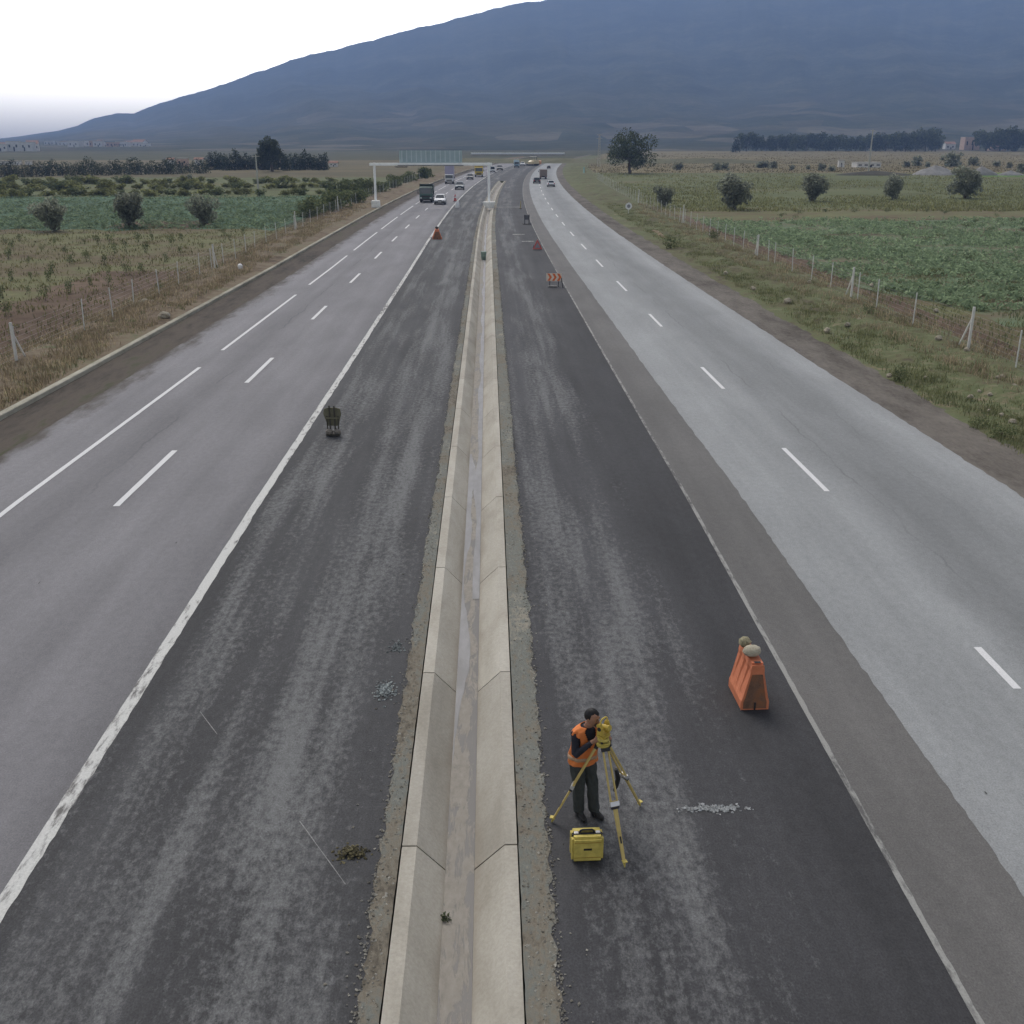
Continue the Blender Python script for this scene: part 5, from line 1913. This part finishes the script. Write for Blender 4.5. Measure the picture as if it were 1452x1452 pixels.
# legs
for s, fy in ((1, -.05), (-1, .035)):
    body.tube([(s * .085, -.03, .90), (s * .095 - .01, -.02, .76), (s * .095 - .025, .0, .60), (s * .095 - .035, .02 + fy * .5, .48), (s * .095 - .05, fy * .8 + .0, .33), (s * .095 - .065, fy - .0, .16), (s * .095 - .07, fy + .0, .07)],
              [(.095, .105), (.098, .105), (.090, .096), (.080, .084), (.080, .084), (.074, .078), (.074, .080)], 16, ref=(1, 0, 0))
    body.tube([(s * .095 - .07, fy - .07, .045), (s * .097 - .07, fy - .01, .055), (s * .105 - .07, fy + .09, .048), (s * .115 - .07, fy + .17, .036), (s * .118 - .07, fy + .20, .032)],
              [(.036, .04), (.045, .052), (.046, .046), (.042, .034), (.022, .022)], 12, ref=(1, 0, 0))
# arms
ARM = {}
for s in (1, -1):
    sh = Vector((s * .170, .045, 1.378))
    el = Vector((.225, .145, 1.125)) if s > 0 else Vector((-.275, .12, 1.13))
    wr = Vector((.055, .285, 1.355)) if s > 0 else Vector((-.20, .30, 1.34))
    ARM[s] = (sh, el, wr)
    body.tube([sh + Vector((-s * .06, 0, .01)), sh, sh.lerp(el, .35), sh.lerp(el, .75), el], [.05, .063, .057, .050, .047], 14, ref=(0, 1, 0))
    body.tube([el + (el - wr) * .06, el, el.lerp(wr, .3), el.lerp(wr, .7), wr], [.030, .047, .047, .038, .030], 14, ref=(1, .2, 0))
    # palm and fingers, curling round the base of the instrument
    tgt = Vector((-.035, .355, 1.415)) if s > 0 else Vector((-.125, .375, 1.41))
    dirv = (tgt - wr).normalized()
    up = Vector((0, 0, 1))
    sd_ = dirv.cross(up).normalized() * s
    kn = wr + dirv * .085
    body.tube([wr - dirv * .02, wr + dirv * .03, kn], [(.026, .022), (.036, .018), (.040, .016)], 12, ref=up)
    nrm = sd_ * -1
    for fi in range(4):
        off = up * (.030 - .020 * fi)
        ln = (.068, .078, .073, .058)[fi]
        a0 = kn + off - dirv * .012
        a1 = a0 + dirv * ln * .5 + nrm * .006
        a2 = a1 + (dirv * .75 - sd_ * -.0 + nrm * .65).normalized() * ln * .32
        a3 = a2 + (dirv * .35 + nrm * .9).normalized() * ln * .25
        body.tube([a0, a1, a2, a3], [.0105, .0095, .0085, .0065], 8, ref=up)
    th0 = wr + dirv * .030 + up * .028
    th1 = th0 + (dirv * .6 + up * .7 + nrm * .3).normalized() * .036
    th2 = th1 + (dirv * .9 + up * .15 + nrm * .35).normalized() * .032
    body.tube([th0 - up * .012, th0, th1, th2], [.014, .013, .011, .008], 8, ref=dirv)
# head
HC = Vector((-.015, .150, 1.630))
HR = Matrix.Rotation(RAD(28), 3, 'Z') @ Matrix.Rotation(RAD(-12), 3, 'X')


def hp(x, y, z):
    return HC + HR @ Vector((x, y, z))


body.tube([hp(0, .030, -.125), hp(0, .022, -.105), hp(0, .012, -.065), hp(0, .004, -.02), hp(0, 0, .03), hp(0, -.004, .07), hp(0, -.006, .10), hp(0, -.006, .118)],
          [(.026, .030), (.046, .058), (.062, .078), (.070, .092), (.074, .097), (.068, .090), (.046, .062), (.015, .022)], 20, ref=(1, 0, 0))
body.tube([hp(0, .088, .018), hp(0, .104, -.008), hp(0, .118, -.032), hp(0, .094, -.045)], [(.009, .010), (.012, .013), (.017, .014), (.012, .010)], 10, ref=(1, 0, 0))
body.ellipsoid(hp(0, .080, .030), (.055, .016, .011), 12, 8, HR)
body.ellipsoid(hp(0, .088, -.072), (.026, .010, .010), 10, 8, HR)
body.ellipsoid(hp(0, .080, -.108), (.028, .018, .017), 10, 8, HR)
for s in (-1, 1):
    body.ellipsoid(hp(s * .075, -.008, -.012), (.010, .022, .034), 10, 8, HR)
    body.ellipsoid(hp(s * .040, .070, -.028), (.020, .016, .018), 10, 8, HR)

raw = body.build('body', [m_skin], None)
md = raw.modifiers.new('remesh', 'REMESH')
md.mode = 'VOXEL'
md.voxel_size = 0.0065
sm = raw.modifiers.new('smooth', 'SMOOTH')
sm.factor = 0.5
sm.iterations = 3
dg = bpy.context.evaluated_depsgraph_get()
ev = raw.evaluated_get(dg)
me = bpy.data.meshes.new_from_object(ev)
bpy.data.objects.remove(raw)
bo = bpy.data.objects.new('body', me)
me.materials.clear()
for m in (m_skin, m_sweater, m_trous, m_shoe):
    me.materials.append(m)
NRM = [v.normal.copy() for v in me.vertices]
for v, nv in zip(me.vertices, NRM):         # cloth folds
    c = v.co
    if c.z < .10 or (c.z > 1.46 and abs(c.x) < .15):
        continue
    if any((c - ARM[s][2]).length < .17 for s in (1, -1)):
        continue
    f = mnoise.noise(Vector((c.x * 16, c.y * 16, c.z * 9 + abs(c.x) * 12))) + .5 * mnoise.noise(Vector((c.x * 30, c.y * 30, c.z * 26)))
    v.co = c + nv * f * (.011 if c.z < .93 else .008)
for pl in me.polygons:
    c = pl.center
    pl.use_smooth = True
    if c.z < .085:
        k = 3
    elif c.z < .93:
        k = 2
    else:
        k = 1
        if c.z > 1.475 and c.y > .02 and abs(c.x) < .12:
            k = 0
        for s in (1, -1):
            wr, el = ARM[s][2], ARM[s][1]
            if (c - wr).dot((wr - el).normalized()) > -.012 and (c - wr).length < .24 and c.y > .2 and c.z < 1.52:
                k = 0
    pl.material_index = k
C.objects.link(bo)
bo.parent = per
for s in (-1, 1):
    e = MB().ellipsoid(hp(s * .031, .083, .008), (.013, .008, .008), 12, 8, HR).build('eye', plain('eye_dark', (.05, .04, .035), .2), per, True)

# hair: cap over the skull, open over the face
vs_, fs = [], []
NA, NB = 36, 14
rr = random.Random(9)
for j in range(NB + 1):
    th = .05 + 1.95 * j / NB
    for i in range(NA):
        a = 2 * math.pi * i / NA
        q = 1 + rr.uniform(-.015, .02)
        x, yy, z = .083 * math.sin(th) * math.cos(a) * q, .106 * math.sin(th) * math.sin(a) * q, .112 * math.cos(th) * q
        vs_.append(hp(x, yy - .006, z + .018))
for j in range(NB):
    for i in range(NA):
        a = 2 * math.pi * (i + .5) / NA
        th = .05 + 1.95 * (j + .5) / NB
        front = math.sin(a)
        lim = 1.02 if front > .45 else (1.30 if front > .1 else 1.95)
        if th > lim:
            continue
        i2 = (i + 1) % NA
        fs.append((j * NA + i, (j + 1) * NA + i, (j + 1) * NA + i2, j * NA + i2))
fs.append(tuple(range(NA)))
MB().add(vs_, fs).build('hair', m_hair, per, True)
for s in (-1, 1):
    MB().ellipsoid(hp(s * .031, .092, .028), (.019, .006, .005), 10, 6, HR).build('eyebrow', m_hair, per, True)

# vest: open shell with armholes and a V neck
RINGS = [(.885, .205, .165, -.022), (.93, .204, .163, -.02), (.985, .200, .158, -.018), (1.03, .197, .152, -.012), (1.08, .194, .147, -.005), (1.15, .191, .142, .005), (1.22, .192, .141, .018),
         (1.28, .196, .140, .03), (1.335, .212, .136, .04), (1.385, .222, .124, .046), (1.425, .202, .108, .052), (1.452, .150, .094, .058), (1.475, .098, .080, .065)]


def ring_pt(z, rx, ry, cy, a, grow=0.0):
    wob = 1 + .022 * math.sin(a * 5 + z * 23) + .016 * math.sin(a * 9 - z * 31) + .07 * mnoise.noise(Vector((math.cos(a) * 3, math.sin(a) * 3, z * 9)))
    return Vector(((rx + grow) * wob * math.cos(a), cy + (ry + grow) * wob * math.sin(a), z))


def shell(rings, keep, name, mat, thick, grow=0.0, NA=112):
    vs_, fs = [], []
    for r in rings:
        for i in range(NA):
            vs_.append(ring_pt(*r, 2 * math.pi * i / NA, grow))
    for j in range(len(rings) - 1):
        for i in range(NA):
            a = 2 * math.pi * (i + .5) / NA
            z = (rings[j][0] + rings[j + 1][0]) / 2
            if keep(a, z):
                i2 = (i + 1) % NA
                fs.append((j * NA + i, j * NA + i2, (j + 1) * NA + i2, (j + 1) * NA + i))
    o = MB().add(vs_, fs).build(name, mat, per, True)
    sd2 = o.modifiers.new('thickness', 'SOLIDIFY')
    sd2.thickness = thick
    sd2.offset = 0
    return o


def fine(rings, k=6):
    out = []
    for a, b in zip(rings[:-1], rings[1:]):
        for i in range(k):
            out.append(tuple(x + (y - x) * i / k for x, y in zip(a, b)))
    return out + [rings[-1]]


def keep(a, z):
    sidec = abs(math.cos(a))
    if 1.17 < z < 1.375:
        m = min(1, (z - 1.17) / .06, (1.375 - z) / .03)
        if sidec > 1 - .30 * m ** .6:
            return False
    if z > 1.16 and math.sin(a) > 0:
        w = (z - 1.16) / .32 * .095
        x = .19 * math.cos(a)
        if abs(x) < w + .004:
            return False
    return True


shell(fine(RINGS), keep, 'vest', m_vest, .008)
shell([(.965, .205, .163, -.019), (1.015, .2, .156, -.014)], lambda a, z: True, 'reflective_band', m_band, .004, .006)
